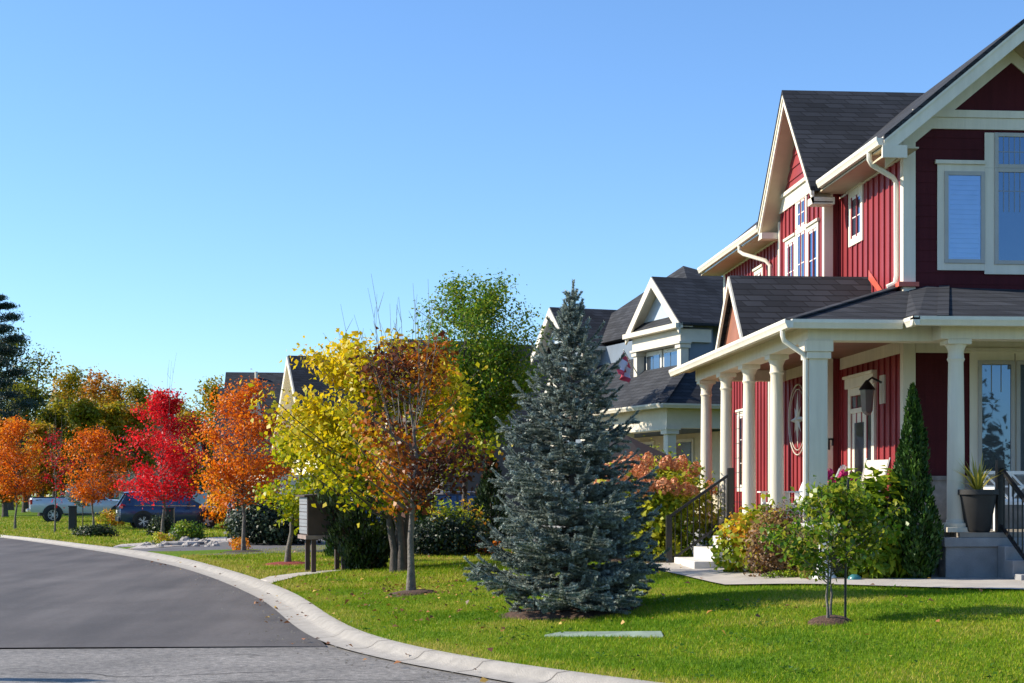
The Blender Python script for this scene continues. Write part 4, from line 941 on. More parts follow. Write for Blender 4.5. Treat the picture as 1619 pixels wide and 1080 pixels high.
def limb_path(rng, p0, p1, lift, n=6):
    p0, p1 = np.array(p0, float), np.array(p1, float); mid = (p0 + p1) / 2 + np.array([0, 0, -lift]) + rng.normal(size=3) * .05 * np.linalg.norm(p1 - p0)
    t = np.linspace(0, 1, n)[:, None]; return (1 - t) ** 2 * p0 + 2 * t * (1 - t) * mid + t * t * p1
def tree(name, label, loc, H_, zc, rad, prof, nleaf, lsize, mat, seed, bark=None, ntip=60, tr=.06, tint=None, cat='tree', group=None, bare=0, sigma=.16, droop=-.35, lean=(0, 0), trunks=1, limb_n=5, spread=.35, squash=1.0, leafless=0.0, aspect=.62, spr=5):
    """tapered trunk with limbs; leaves in clumps round the limb ends. zc = height where the crown starts, prof(t) = radius share up the crown"""
    rng = np.random.default_rng(seed); o = thing(name, label, cat, loc, 0, group)
    bark = bark or M_BARK; m = MB(); stems = []
    for k in range(trunks):
        a = 2 * math.pi * k / max(1, trunks) + seed; off = np.array([math.cos(a), math.sin(a), 0]) * (.10 if trunks > 1 else 0)
        top = np.array([lean[0] * .75 + off[0] * spr, lean[1] * .75 + off[1] * spr, H_ * (.86 if trunks == 1 else .78)])
        n = 9; pts = [np.r_[off[:2] + (top[:2] - off[:2]) * (i / (n - 1)) ** 1.9, top[2] * i / (n - 1)] + np.r_[rng.normal(size=2) * .018 * H_ * (i > 1) * (i < n - 1) * (.4 if i < 4 else .8), 0] for i in range(n)]
        rr_ = [tr * (1.35 if i == 0 else 1) * (1 - .86 * (i / (n - 1)) ** .9) for i in range(n)]
        m.tube([tuple(p) for p in [pts[0] - np.array([0, 0, .25])] + pts], [rr_[0] * 1.15] + rr_, 10); stems.append(np.array(pts))
    tips = []; cl = []
    for i in range(ntip):
        t = rng.beta(1.25, 1.25) if i > 4 else .97 - .03 * i
        ang = rng.uniform(0, 2 * math.pi) if i > 2 else i * 2.1; rf = math.sqrt(rng.uniform(.12, 1)) * (1 + .12 * rng.normal())
        z = zc + (H_ - zc) * t; r_ = rad * prof(t) * rf
        tips.append(np.array([r_ * math.cos(ang) + lean[0] * min(1, z / H_ * 1.5), r_ * squash * math.sin(ang) + lean[1] * min(1, z / H_ * 1.5), z]))
    for tip in tips:
        st = stems[int(rng.integers(len(stems)))]; hr = np.hypot(tip[0], tip[1])
        zb = max(zc * (.92 if trunks == 1 else .6), min(tip[2] - .55 * hr - .1, st[-1][2])); k = np.interp(zb, st[:, 2], np.arange(len(st))); i0 = int(min(k, len(st) - 2)); fpt = st[i0] + (st[i0 + 1] - st[i0]) * (k - i0)
        P = limb_path(rng, fpt, tip, .10 * hr, limb_n); r0 = max(.006, tr * .34 * (1 - .7 * zb / H_)); m.tube([tuple(p) for p in P], list(np.linspace(r0, .004 + tr * .02, len(P))), 5, cap=False); cl.append(P)
    for i in range(bare):                            # bare shoots above the crown
        ang = rng.uniform(0, 6.28); r_ = rad * .55 * math.sqrt(rng.uniform(0, 1)); p0 = np.array([r_ * .5 * math.cos(ang), r_ * .5 * math.sin(ang), H_ * rng.uniform(.6, .75)]); p1 = np.array([r_ * 1.25 * math.cos(ang), r_ * 1.25 * math.sin(ang), H_ * rng.uniform(.98, 1.24)])
        P = limb_path(rng, p0, p1, .06, 5); m.tube([tuple(p) for p in P], list(np.linspace(.008, .002, 5)), 4, cap=False)
        for j in range(2):
            q0 = P[3] if j else P[2]; q1 = q0 + rng.normal(size=3) * np.array([.12, .12, .05]) + np.array([0, 0, .22]); m.tube([tuple(q0), tuple(q1)], [.005, .002], 4, cap=False)
    m.build('trunk', bark, o)
    wts = rng.uniform(.25, 1.6, len(cl)) ** 1.3
    if leafless: wts[rng.uniform(size=len(cl)) < leafless] = 0
    cnt = rng.multinomial(nleaf, wts / wts.sum()); cs = []
    for P, c in zip(cl, cnt):
        if not c: continue
        tt = 1 - np.abs(rng.normal(0, spread, c)); tt = np.clip(tt, .15, 1.03); k = tt * (len(P) - 1); i0 = np.minimum(k.astype(int), len(P) - 2); fr_ = (k - i0)[:, None]
        cs.append(P[i0] * (1 - fr_) + P[i0 + 1] * fr_ + rng.normal(size=(c, 3)) * sigma * np.array([1, 1, .75]))
    C = np.concatenate(cs)
    ax = rng.normal(size=(len(C), 3)) + np.array([0, 0, droop]); nr = rng.normal(size=(len(C), 3)) * .8 + unit(C - np.array([0, 0, (zc + H_) / 2])) * .6 + np.array([0, 0, .4])
    v, q_ = leaf_arrays(rng, C, lsize, ax, nr, aspect); ti = np.full(len(C), .5) if tint is None else tint(C, rng)
    np_mesh('crown', v, q_, mat, o, np.clip(ti, 0, 1)); return o
oval = lambda t: max(.05, math.sin(math.pi * min(1, .10 + .86 * t)) ** .75)
flame = lambda t: max(.06, (1 - t) ** .62 * min(1, .55 + 2.2 * t))
globe = lambda t: max(.15, math.sqrt(max(0, 1 - (2 * t - 1) ** 2)))
def noise_tint(base, amp, freq=2.0, seed=0):
    g = np.random.default_rng(seed); ph = g.uniform(0, 6.28, 6); k = g.normal(size=(6, 3)) * freq
    return lambda C, rng: base + amp * np.mean([np.sin(C @ k[i] + ph[i]) for i in range(6)], 0) * 2

# ---- street trees, nearest first
p = gp(650, 940); mulch_ring(p[0], p[1], .42)
def t_brown(C, rng): return .40 + .50 * np.mean([np.sin(C @ np.array([2.1, 1.0, 1.6]) + .6), np.sin(C @ np.array([-1.2, 2.2, 2.3]) + 2.0)], 0) + .22 * (np.abs(C[:, 0]) > .9) * rng.uniform(size=len(C)) - .02
tree('street_tree', 'bronze brown tree with bare shoots on a smooth grey trunk, nearest the kerb', p, 4.0, 1.4, 1.45, oval, 4300, .085, L_BROWN, 11, ntip=50, tr=.065, tint=t_brown, bare=16, sigma=.16, leafless=.12)
p = gp(455, 893); mulch_ring(p[0], p[1], .62, mat_plain('red_mulch', (.22, .03, .02), .95, var=.4, scale=30, bump=1))
tree('street_tree', 'yellow green linden drooping over the mailbox cabinet, in a red mulch ring', p, 3.5, 1.12, 1.65, globe, 5200, .106, L_YELLOW, 12, ntip=40, tr=.07, tint=lambda C, rng: .30 + .12 * C[:, 2] * .5 + rng.normal(0, .08, len(C)), sigma=.17, lean=(.95, 0.1), droop=-1.0, aspect=.8)
p = gp(632, 905)
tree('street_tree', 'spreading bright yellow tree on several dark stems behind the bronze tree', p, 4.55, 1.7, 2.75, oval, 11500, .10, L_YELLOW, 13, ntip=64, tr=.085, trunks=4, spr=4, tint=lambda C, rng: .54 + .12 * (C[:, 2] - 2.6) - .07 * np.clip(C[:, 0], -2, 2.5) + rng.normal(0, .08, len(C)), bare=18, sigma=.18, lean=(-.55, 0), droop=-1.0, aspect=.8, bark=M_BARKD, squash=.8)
p = W(735, 780, 44); p = gat(p[0], p[1])
tree('birch_tree', 'tall loose green birch rising behind the bronze and yellow trees', p, 7.8, 3.0, 2.2, lambda t: max(.3, oval(t)) * (.85 + .45 * t), 32000, .088, L_GREEN, 14, ntip=120, tr=.09, trunks=2, spr=6, bark=M_BARKD, tint=lambda C, rng: .76 + .10 * np.clip(C[:, 0] - .4, -1, 2) * .6 + rng.normal(0, .12, len(C)), sigma=.21, lean=(.2, 0), squash=.8)
p = gp(385, 874); mulch_ring(p[0], p[1], .62, M_SOIL)
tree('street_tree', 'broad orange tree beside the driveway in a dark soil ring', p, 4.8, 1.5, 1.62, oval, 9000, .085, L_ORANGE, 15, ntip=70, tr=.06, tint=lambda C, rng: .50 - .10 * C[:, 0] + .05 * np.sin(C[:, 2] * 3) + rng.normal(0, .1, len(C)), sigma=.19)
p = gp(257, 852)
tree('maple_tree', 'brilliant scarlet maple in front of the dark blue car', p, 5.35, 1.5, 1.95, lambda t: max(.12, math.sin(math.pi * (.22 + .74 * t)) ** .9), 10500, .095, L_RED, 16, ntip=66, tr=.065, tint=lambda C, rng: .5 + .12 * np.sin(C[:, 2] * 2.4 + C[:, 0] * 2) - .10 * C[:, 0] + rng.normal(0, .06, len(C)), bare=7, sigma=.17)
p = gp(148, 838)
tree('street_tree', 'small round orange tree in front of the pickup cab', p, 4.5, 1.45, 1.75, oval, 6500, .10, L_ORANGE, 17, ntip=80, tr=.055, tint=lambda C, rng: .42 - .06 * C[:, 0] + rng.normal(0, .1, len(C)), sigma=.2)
p = gp(24, 837)
tree('street_tree', 'orange red tree left of the pickup at the edge of the road', p, 5.1, 1.7, 1.75, oval, 7500, .10, L_ORANGE, 18, ntip=80, tr=.055, tint=lambda C, rng: .46 - .12 * (C[:, 2] - 3.2) * -.4 + rng.normal(0, .12, len(C)), sigma=.2)
p = gp(87, 842)
tree('street_tree', 'thin sapling with sparse dark red leaves in front of the pickup bed', p, 4.4, 1.3, .75, oval, 650, .085, L_RED, 19, ntip=30, tr=.04, tint=lambda C, rng: .12 + rng.normal(0, .1, len(C)), sigma=.14, bare=6)

# ---- blue spruce
def spruce(name, label, loc, H_, rad, seed, mat, levels=25, ndl=.028, dens=300, wid=.0045, prof=None, droop=.10, z0=.12, cat='tree', group=None, per=7, leader=True):
    rng = np.random.default_rng(seed); o = thing(name, label, cat, loc, 0, group); m = MB()
    m.tube([(0, 0, -.2), (0, 0, H_ * .5), (0.01, 0, H_ - .02)], [.075 * H_ / 4.5, .045 * H_ / 4.5, .006], 8)
    segs = []
    def shoot(p, q): segs.append((p, q))
    for L in range(levels):
        t = L / (levels - 1); z = z0 + (H_ * .93 - z0) * t ** 1.02; br = rad * (prof(t) if prof else (1 - t) ** .66 * (.90 + .10 * min(1, t * 7)) * min(1, (1 - t) * 3.2 + .35) + .03)
        n = max(4, int(per + rng.integers(-1, 2) - 2 * t)); ph = rng.uniform(0, 6.28)
        for k in range(n):
            a = ph + 2 * math.pi * k / n + rng.normal(0, .16); ln = br * rng.uniform(.52, 1.18) * (1.28 if rng.uniform() < .13 else 1); d = np.array([math.cos(a), math.sin(a), 0]); up = (.75 * t ** 2 + .02 - droop * (1 - t)) + rng.normal(0, .06)
            zz = z + rng.normal(0, .05); P = []
            ns = max(4, int(ln / .11))
            for i in range(ns + 1):
                s_ = i / ns; P.append(np.array([0, 0, zz]) + d * ln * s_ + np.array([0, 0, ln * (up * s_ - .20 * s_ * (1 - s_) * (1 - t) + .22 * s_ ** 3)]))
            m.tube([tuple(x) for x in P[::2] + ([P[-1]] if ns % 2 else [])], list(np.linspace(.018 * (1 - .7 * t), .004, len(P[::2]) + (1 if ns % 2 else 0))), 4, cap=False)
            side = np.cross(d, [0, 0, 1.])
            for i in range(1, ns + 1):
                s_ = i / ns
                if s_ > .22: shoot(P[i - 1], P[i])
                if i < ns and s_ > .18:
                    for sg in (-1, 1):
                        tl = min(.48, ln * .42) * (1 - s_ * .72) * rng.uniform(.7, 1.2) + .05; dd = unit(d * rng.uniform(.65, 1.0) + side * sg * rng.uniform(.7, 1.0) + np.array([0, 0, rng.uniform(-.22, .30)])); q_ = P[i] + dd * tl; shoot(P[i], q_)
                        if tl > .18:
                            for j in (.45, .72):
                                for s2 in (-1, 1):
                                    if rng.uniform() < .75:
                                        e = unit(dd + side * s2 * .0 + d * s2 * .55 * rng.uniform(.6, 1.2) + np.array([0, 0, rng.uniform(-.15, .25)])); b_ = P[i] + dd * tl * j; shoot(b_, b_ + e * tl * rng.uniform(.3, .5))
            e_ = unit(P[-1] - P[-2] + np.array([0, 0, .03])); shoot(P[-1], P[-1] + e_ * .09)
    if leader:
        shoot(np.array([0, 0, H_ * .86]), np.array([.01, 0, H_])); 
        for k in range(5):
            a = k * 1.26; b_ = np.array([0, 0, H_ * .93]); shoot(b_, b_ + np.array([math.cos(a) * .12, math.sin(a) * .12, .15]))
    m.build('trunk', M_BARKD, o)
    A = np.array([s[0] for s in segs]); B = np.array([s[1] for s in segs]); ln = np.linalg.norm(B - A, axis=1); cnt = np.maximum(3, (ln * dens).astype(int)); ii = np.repeat(np.arange(len(A)), cnt); n = len(ii)
    t_ = rng.uniform(0, 1, n)[:, None]; base = A[ii] + (B[ii] - A[ii]) * t_; d = unit(B - A)[ii]
    rv = rng.normal(size=(n, 3)); rv = rv - d * np.sum(rv * d, 1, keepdims=True); rv = unit(rv); nd = unit(d * .62 + rv * .78 + np.array([0, 0, .12])); w_ = unit(np.cross(nd, rng.normal(size=(n, 3)))) * wid
    Ln = ndl * rng.uniform(.7, 1.25, n)[:, None]; v = np.stack([base - w_, base + w_, base + nd * Ln], 1).reshape(-1, 3)
    seg_t = rng.uniform(.15, .75, len(A)); np_mesh('needles', v, np.arange(3 * n).reshape(n, 3), mat, o, np.clip(seg_t[ii] + rng.normal(0, .1, n) + .15 * (t_[:, 0] > .8), 0, 1)); return o
p = gp(905, 967); mulch_ring(p[0], p[1], .95)
SPR = p
spruce('blue_spruce', 'big blue spruce standing on the lawn in front of the houses', p, 4.2, 1.16, 21, M_NEEDLE, levels=32, dens=860, wid=.0066, ndl=.034, per=9)

# ---- shrubs
def bush(name, label, loc, rx, ry, h, n, ls, mat, seed, cat='shrub', group=None, tint=.5, tamp=.25, flat=.0, stems=7, lumps=9, z0=.0, droop=-.2, aspect=.62, prof=None, stem_mat=None):
    """stems fanning from the ground, leaves over lumpy mounds"""
    rng = np.random.default_rng(seed); o = thing(name, label, cat, loc, 0, group); m = MB()
    for k in range(stems):
        a = rng.uniform(0, 6.28); r_ = rng.uniform(.2, .75); m.tube([(0.05 * math.cos(a), .05 * math.sin(a), -.1), (rx * r_ * .5 * math.cos(a), ry * r_ * .5 * math.sin(a), h * .4), (rx * r_ * math.cos(a), ry * r_ * math.sin(a), h * .82)], [.016, .012, .005], 5, cap=False)
    m.build('stems', stem_mat or M_BARKD, o)
    lc = []; 
    for k in range(lumps):
        t = (k + .5) / lumps; a = k * 2.4 + rng.uniform(-.4, .4); zz = z0 + (h - z0) * (.18 + .62 * t); pr = prof(.18 + .62 * t) if prof else math.sqrt(max(.05, 1 - (t * .85) ** 2)); rr_ = .58 * pr
        lc.append((rx * rr_ * math.cos(a), ry * rr_ * math.sin(a), zz))
    n = int(n * 1.6); lc = np.array(lc); k = rng.integers(0, lumps, n); u = unit(rng.normal(size=(n, 3))); rad = np.array([rx * .52, ry * .52, (h - z0) * .30]) * (rng.uniform(.5, 1.1, n) ** .5)[:, None]; C = lc[k] + u * rad * (1 + .18 * rng.normal(size=(n, 1)))
    C = C[(C[:, 2] > .02)]
    u = unit(C - np.array([0, 0, h * .35])); v, q_ = leaf_arrays(rng, C, ls, rng.normal(size=(len(C), 3)) + np.array([0, 0, droop]), u * .9 + rng.normal(size=(len(C), 3)) * .6 + np.array([0, 0, .3]), aspect)
    np_mesh('foliage', v, q_, mat, o, np.clip(tint + tamp * rng.normal(size=len(C)) * .5 + tamp * np.sin(C[:, 0] * 5 + C[:, 2] * 4), 0, 1)); return o

# hydrangea with panicles
hp = (4.75, 28.6, float(zg(4.75, 28.6)))
hy = bush('hydrangea_bush', 'hydrangea bush with rust pink flower heads beside the side steps', hp, 1.25, 1.3, 1.75, 4200, .10, L_HYD, 31, tint=.68, lumps=14)
M_PETAL = mat_leaf('hydrangea_petal', [(0, (.55, .19, .07)), (.5, (.80, .36, .17)), (1, (.84, .54, .32))], .3, .8)
rng = np.random.default_rng(5); n = 240
u = unit(rng.normal(size=(n, 3))); C = u * np.array([.10, .10, .15]) * rng.uniform(.75, 1.05, (n, 1)); C[:, :2] *= (1 - .35 * C[:, 2:3] / .15)
v, q_ = leaf_arrays(rng, C, .042, None, u + rng.normal(size=(n, 3)) * .4, .9)
head0 = None
for k in range(62):
    a = rng.uniform(0, 6.28); t = rng.uniform(.2, 1) ** .6
    if k < 44: a = rng.uniform(2.0, 5.4)
    px_, py_, pz_ = 1.22 * math.cos(a) * math.cos(t * 1.1), 1.25 * math.sin(a) * math.cos(t * 1.1), .55 + 1.28 * math.sin(t * 1.35)
    if head0 is None: head0 = np_mesh('flower_head', v, q_, M_PETAL, hy, rng.uniform(.2, .8, n)); h_ = head0
    else: h_ = head0.copy(); link(h_); h_.parent = hy
    h_.location = (px_, py_, pz_); h_.rotation_euler = (rng.normal(0, .4), rng.normal(0, .4), a); s_ = rng.uniform(.75, 1.25); h_.scale = (s_, s_, s_)

# bed in front of the porch, left to right
def bat(px, Y): return gat(fY(px, Y)[0], Y)
L_COLEUS = mat_leaf('leaf_lime_yellow', [(0, (.12, .22, .010)), (.5, (.36, .44, .02)), (.8, (.62, .50, .03)), (1, (.66, .28, .03))], .5, .7)
p = bat(1188, 23.5); bush('leafy_plant', 'lime green plant with orange lower leaves at the foot of the side steps', p, .55, .5, .98, 1800, .09, L_COLEUS, 32, tint=.55, lumps=9, aspect=.8)
L_RUST = mat_leaf('leaf_rust', [(0, (.08, .05, .03)), (.4, (.20, .12, .06)), (.75, (.33, .16, .06)), (1, (.38, .28, .09))], .3, .8)
p = bat(1238, 22.4); bush('rust_shrub', 'dry rust brown shrub between the lime plant and the white urn', p, .52, .42, 1.0, 3600, .055, L_RUST, 33, lumps=11)
L_STRAW = mat_leaf('grass_straw', [(0, (.16, .15, .03)), (.5, (.32, .27, .06)), (1, (.50, .38, .10))], .3, .9)
def tuft(name, label, loc, r, h, n, wid, mat, seed, cat='grass', lean=.4, group=None):
    rng = np.random.default_rng(seed); o = thing(name, label, cat, loc, 0, group); a = rng.uniform(0, 6.28, n); r0 = r * .35 * np.sqrt(rng.uniform(0, 1, n)); b0 = np.stack([r0 * np.cos(a), r0 * np.sin(a), np.zeros(n)], 1); L = h * rng.uniform(.6, 1.1, n)
    out = np.stack([np.cos(a), np.sin(a), np.zeros(n)], 1) * (r * rng.uniform(.2, 1.0, n))[:, None]; mid = b0 + out * .35 + np.array([0, 0, 1]) * L[:, None] * .6; tip = b0 + out * (.8 + lean) + np.array([0, 0, 1]) * (L * rng.uniform(.75, 1.0, n))[:, None]
    sd_ = np.stack([-np.sin(a), np.cos(a), np.zeros(n)], 1) * wid; v = np.stack([b0 - sd_, b0 + sd_, mid + sd_, mid - sd_, mid - sd_, mid + sd_, tip + sd_ * .15, tip - sd_ * .15], 1).reshape(-1, 3)
    np_mesh('blades', v, np.arange(8 * n).reshape(-1, 4), mat, o, np.repeat(rng.uniform(.1, .9, n), 2)); return o
p = bat(1278, 21.75); tuft('ornamental_grass', 'tuft of straw yellow grass beside the white urn', p, .36, .78, 420, .006, L_STRAW, 34)
p = bat(1382, 21.62); bush('hosta_bush', 'large leaved lime green bush between the stake and the dark cedar', p, .58, .36, 1.45, 1000, .16, L_HYD, 35, tint=.55, lumps=11, aspect=.7)
p = bat(1388, 21.4); bush('hosta_plant', 'low drooping pale plant under the large leaved bush', p, .45, .22, .42, 260, .15, L_HYD, 36, tint=.3, lumps=6, aspect=.5, droop=-1.5)
for i, (px, lab) in enumerate(((1255, 'low yellow green groundcover in front of the rust shrub'), (1310, 'low groundcover in front of the urn'), (1375, 'small green groundcover beside the teal ornament'))):
    p = bat(px, 21.6 if i else 22.0); bush('groundcover', lab, p, .45 if i < 2 else .22, .12, .13, 420, .035, L_COLEUS if i < 2 else L_HYD, 37 + i, tint=.2, lumps=7, stems=2)
# cedar by the porch corner
def cedar(name, label, loc, r, h, n, seed, mat, ls=.075, cat='cedar', group=None, prof=None, tint=.5):
    rng = np.random.default_rng(seed); o = thing(name, label, cat, loc, 0, group); m = MB(); m.tube([(0, 0, -.1), (0, 0, h * .9)], [.05, .012], 7); m.build('trunk', M_BARKD, o)
    pr = prof or (lambda t: np.minimum(1, .62 + 2.2 * t) * (1 - t) ** .72)
    t = rng.beta(1.0, 1.35, n); a = rng.uniform(0, 6.28, n); nl = 17; lump = 1 + .16 * np.sin(a * 3 + t * 11) + .14 * np.sin(a * 6 - t * 19 + seed) + .07 * rng.normal(size=n); rr_ = r * pr(t) * lump * rng.uniform(.62, 1.03, n) ** .6
    C = np.stack([rr_ * np.cos(a), rr_ * np.sin(a), .04 + (h - .06) * t], 1); out = np.stack([np.cos(a), np.sin(a), 0 * a], 1)
    ax = np.array([0, 0, 1.]) + out * .5 + rng.normal(size=(n, 3)) * .32; nr = np.cross(ax, rng.normal(size=(n, 3)) + out * .2)
    v, q_ = leaf_arrays(rng, C, ls, ax, nr, .42, .06); np_mesh('foliage', v, q_, mat, o, np.clip(tint + .18 * np.sin(a * 4 + t * 15) + rng.normal(0, .15, n), 0, 1)); return o
p = bat(1443, 21.5); cedar('cedar_shrub', 'tall narrow cedar against the corner of the porch', p, .38, 2.75, 11500, 41, M_CEDAR, tint=.36)
# bushy standard on the lawn with its stake
p = gp(1311, 984); mulch_ring(p[0], p[1], .25)
tree('lollipop_shrub', 'small bushy green tree with twin stems, tied to a black stake on the lawn', p, 1.5, .62, .74, globe, 3300, .066, L_SHRUB, 42, ntip=64, tr=.017, trunks=2, spr=1.2, bark=M_BARK, sigma=.075, tint=lambda C, rng: .84 + .18 * C[:, 0] + rng.normal(0, .12, len(C)), squash=.9, lean=(.0, 0), spread=.3)
sp = gp(1336, 983); stk = thing('stake', 'black stake standing beside the little lawn tree', 'stake', sp)
m = MB(); m.tube([(0, 0, -.2), (.01, 0, 1.0), (.035, 0, 1.55)], .014, 6); m.build('rod', M_BLACK, stk)
m = MB(); m.tube([(0, 0, .84), (-.09, .01, .80), (-.17, .02, .82)], .008, 5); m.build('tie', M_BLACK, stk)

# bushes round the driveway and behind the mailbox
p = gp(575, 902); cedar('cedar_bush', 'dark vase-shaped evergreen bush behind the mailbox cabinet', p, .95, 2.0, 9000, 43, L_DARK, .10, 'shrub', prof=lambda t: np.minimum(1, .38 + .85 * t) * (1 - np.maximum(0, t - .8) * 3.2))
p = gp(549, 882); cedar('cedar_bush', 'lower green evergreen bush left of the vase-shaped one', (p[0], p[1] + .5, p[2]), .62, 1.5, 4500, 44, M_CEDAR, .10, 'shrub', prof=lambda t: (1 - t ** 3) * .9, tint=.3)
p = gp(440, 858); bush('dark_hedge', 'dark clipped bush beside the driveway under the broad orange tree', (p[0], p[1] - 2.0, p[2]), 1.45, 1.3, 1.45, 5500, .12, L_DARK, 45, lumps=14, tint=.3)
p = gp(405, 858); bush('dark_shrub', 'taller dark shrub at the left end of the driveway bushes', (p[0], p[1] - .6, p[2]), .85, .9, 2.0, 3500, .12, L_DARK, 46, lumps=10, tint=.3)
p = gp(708, 880); bush('dark_hedge', 'dark low hedge on the lawn between the trunk and the spruce', (p[0], p[1] + .4, p[2]), 1.2, .7, 1.0, 3600, .09, L_DARK, 47, lumps=14, tint=.25)
p = gp(700, 878); bush('autumn_shrub', 'yellow and orange shrub above the dark low hedge', (p[0] + .2, p[1] + 1.6, p[2]), 1.15, .6, 1.45, 1300, .11, L_COLEUS, 48, lumps=10, tint=.55)
p = gp(662, 878); cedar('weeping_evergreen', 'drooping light green evergreen beside the grey trunk', (p[0], p[1] + .5, p[2]), .5, 1.75, 2600, 49, M_CEDAR, .12, 'shrub', tint=.7)
p = gp(775, 876); bush('rusty_shrub', 'low rust red shrub at the left foot of the spruce', (p[0] - .1, p[1], p[2]), .5, .4, .38, 380, .07, L_ORANGE, 50, lumps=7, tint=.2)
p = gp(770, 872); cedar('tall_cedar', 'dark upright cedar between the hedge and the spruce', (p[0] + .3, p[1] + 3, p[2]), .7, 2.9, 4500, 51, L_DARK, .13, 'shrub')
p = gp(345, 850); bush('orange_bush', 'orange yellow bush in front of the driveway cars', (p[0], p[1] + 14, p[2]), 2.1, 1.5, 2.2, 3500, .16, L_ORANGE, 52, lumps=12, tint=.85)
p = gp(372, 850); bush('lime_bush', 'yellow green bush right of the orange one', (p[0] - .2, p[1] + 12, p[2]), 1.3, 1.0, 1.6, 2200, .15, L_HYD, 53, lumps=9, tint=.6)
p = gp(256, 863); bush('golden_mound', 'small round golden shrub among the stones at the foot of the red tree', p, .45, .42, .42, 800, .06, L_COLEUS, 54, lumps=8, tint=.5)
p = gp(296, 858); bush('juniper_shrub', 'bushy green juniper among the pale stones', p, .58, .5, .68, 1600, .08, L_SHRUB, 55, lumps=10, tint=.55)
p = gp(248, 850); bush('dark_shrub', 'dark round shrub behind the red tree trunk', (p[0], p[1] + 1, p[2]), .50, .45, .80, 1400, .08, L_DARK, 56, lumps=9)
p = gp(149, 849); bush('spreading_juniper', 'low dark spreading juniper on the far lawn', p, .85, .5, .45, 1500, .08, L_DARK, 57, lumps=9, tint=.6)
p = gp(162, 834); bush('golden_shrub', 'small golden shrub behind the orange tree trunk', (p[0] + .3, p[1] + 1.5, p[2]), .9, .7, .8, 900, .1, L_COLEUS, 58, lumps=8, tint=.85)
p = gp(378, 872); bush('rust_mound', 'small rust orange plant at the foot of the broad orange tree', p, .30, .28, .40, 500, .05, L_ORANGE, 59, lumps=6, tint=.75)
def topiary(label, loc, seed, r=1.0, h=2.0):
    o = spruce('topiary_spruce', label, loc, h, r, seed, M_NEEDLE, levels=7, dens=60, wid=.012, ndl=.06, prof=lambda t: max(.3, math.sin(math.pi * (.15 + .8 * t))), z0=h * .55, cat='shrub', per=8, leader=False); return o
p = gp(118, 834); topiary('grafted blue spruce globe on a short stem in front of the pickup bed', (p[0] + .0, p[1] + 2, p[2]), 61)
p = gp(178, 830); topiary('blue spruce globe between the pickup and the dark blue car', (p[0], p[1] + 8, p[2]), 62, 1.5, 2.6)
# bush behind the steps and roof-height plant on the neighbour's porch
p = (6.9, 40.5, float(zg(6.9, 40.5))); bush('lime_shrub', 'lime green shrub in front of the blue grey house porch', p, .9, .8, 2.35, 1600, .1, L_HYD, 63, lumps=10, tint=.75)

# ---- woods closing the view
def wood_tree(px, ytop, d, wpx, seed, tint, label, name='woodland_tree', n=4200, ls=.30, mat=None, zc=.28, prof=oval, group='trees of the wood behind the road', sq=.8):
    x, y, _z = W(px, 780, d); H_ = EYE + (780 - ytop) / FPX * d + .3; r_ = wpx / 2 / FPX * d
    return tree(name, label, (x, y, -.3), H_, H_ * zc, r_, prof, n, ls, mat or L_FOREST, seed, bark=M_BARKD, ntip=55, tr=.16 + .012 * H_, tint=noise_tint(tint, .22, .5, seed), sigma=r_ * .17, group=group, limb_n=4, squash=sq)
wl = [(15, 520, 150, 90, .12, 'dark green broadleaf tree beside the tall pine'), (62, 545, 158, 95, .22, 'open crowned olive tree right of the pine, its branches showing sky'), (40, 610, 132, 110, .16, 'shaded dark green tree low at the left edge'),
      (110, 583, 165, 90, .62, 'russet topped tree in the middle of the wood'), (150, 590, 170, 85, .60, 'orange brown oak right of the russet topped tree'), (190, 600, 175, 75, .52, 'yellow green tree with a rounded top left of the red maple'),
      (218, 605, 172, 70, .46, 'pale yellow tree behind the top of the red maple'), (88, 640, 128, 70, .36, 'olive yellow young tree in the middle of the wood edge'), (130, 632, 126, 60, .42, 'bright yellow green young tree at the wood edge'), (175, 640, 127, 70, .44, 'lime yellow young tree beside the slate roof'),
      (215, 640, 128, 70, .5, 'golden young tree behind the slate roofed house'), (65, 668, 112, 60, .75, 'golden orange small tree behind the pickup'), (8, 668, 105, 70, .9, 'deep orange tree at the left edge of the view'), (262, 622, 168, 70, .30, 'green tree behind the red maple on the right'), (335, 596, 150, 75, .44, 'thin yellow tree left of the dark vented roof'),
      (300, 650, 140, 80, .25, 'dark green tree between the red maple and the orange tree'), (-45, 560, 150, 120, .1, 'broad dark tree outside the left edge'), (-40, 640, 115, 100, .5, 'olive tree outside the left edge'), (395, 650, 130, 80, .2, 'dark tree low beside the vented roof'), (450, 640, 135, 90, .2, 'green tree behind the vented roof')]
wl += [(45, 604, 182, 95, .40, 'olive tree behind the open crowned one, filling the tree line'), (98, 612, 184, 90, .48, 'yellow olive tree in the back row left of the slate roof'), (135, 606, 186, 90, .44, 'olive gold tree in the back row above the slate roof'),
       (178, 618, 184, 85, .55, 'golden tree in the back row between oak and red maple'), (240, 622, 186, 80, .42, 'olive tree in the back row right of the red maple top'), (285, 628, 184, 85, .5, 'yellow tree in the back row between the red and orange trees')]
for i, (px, yt, d, wp, tn, lab) in enumerate(wl): wood_tree(px, yt, d, wp * 1.15, 100 + i, tn + .12, lab, n=4200 if i != 1 else 1700)
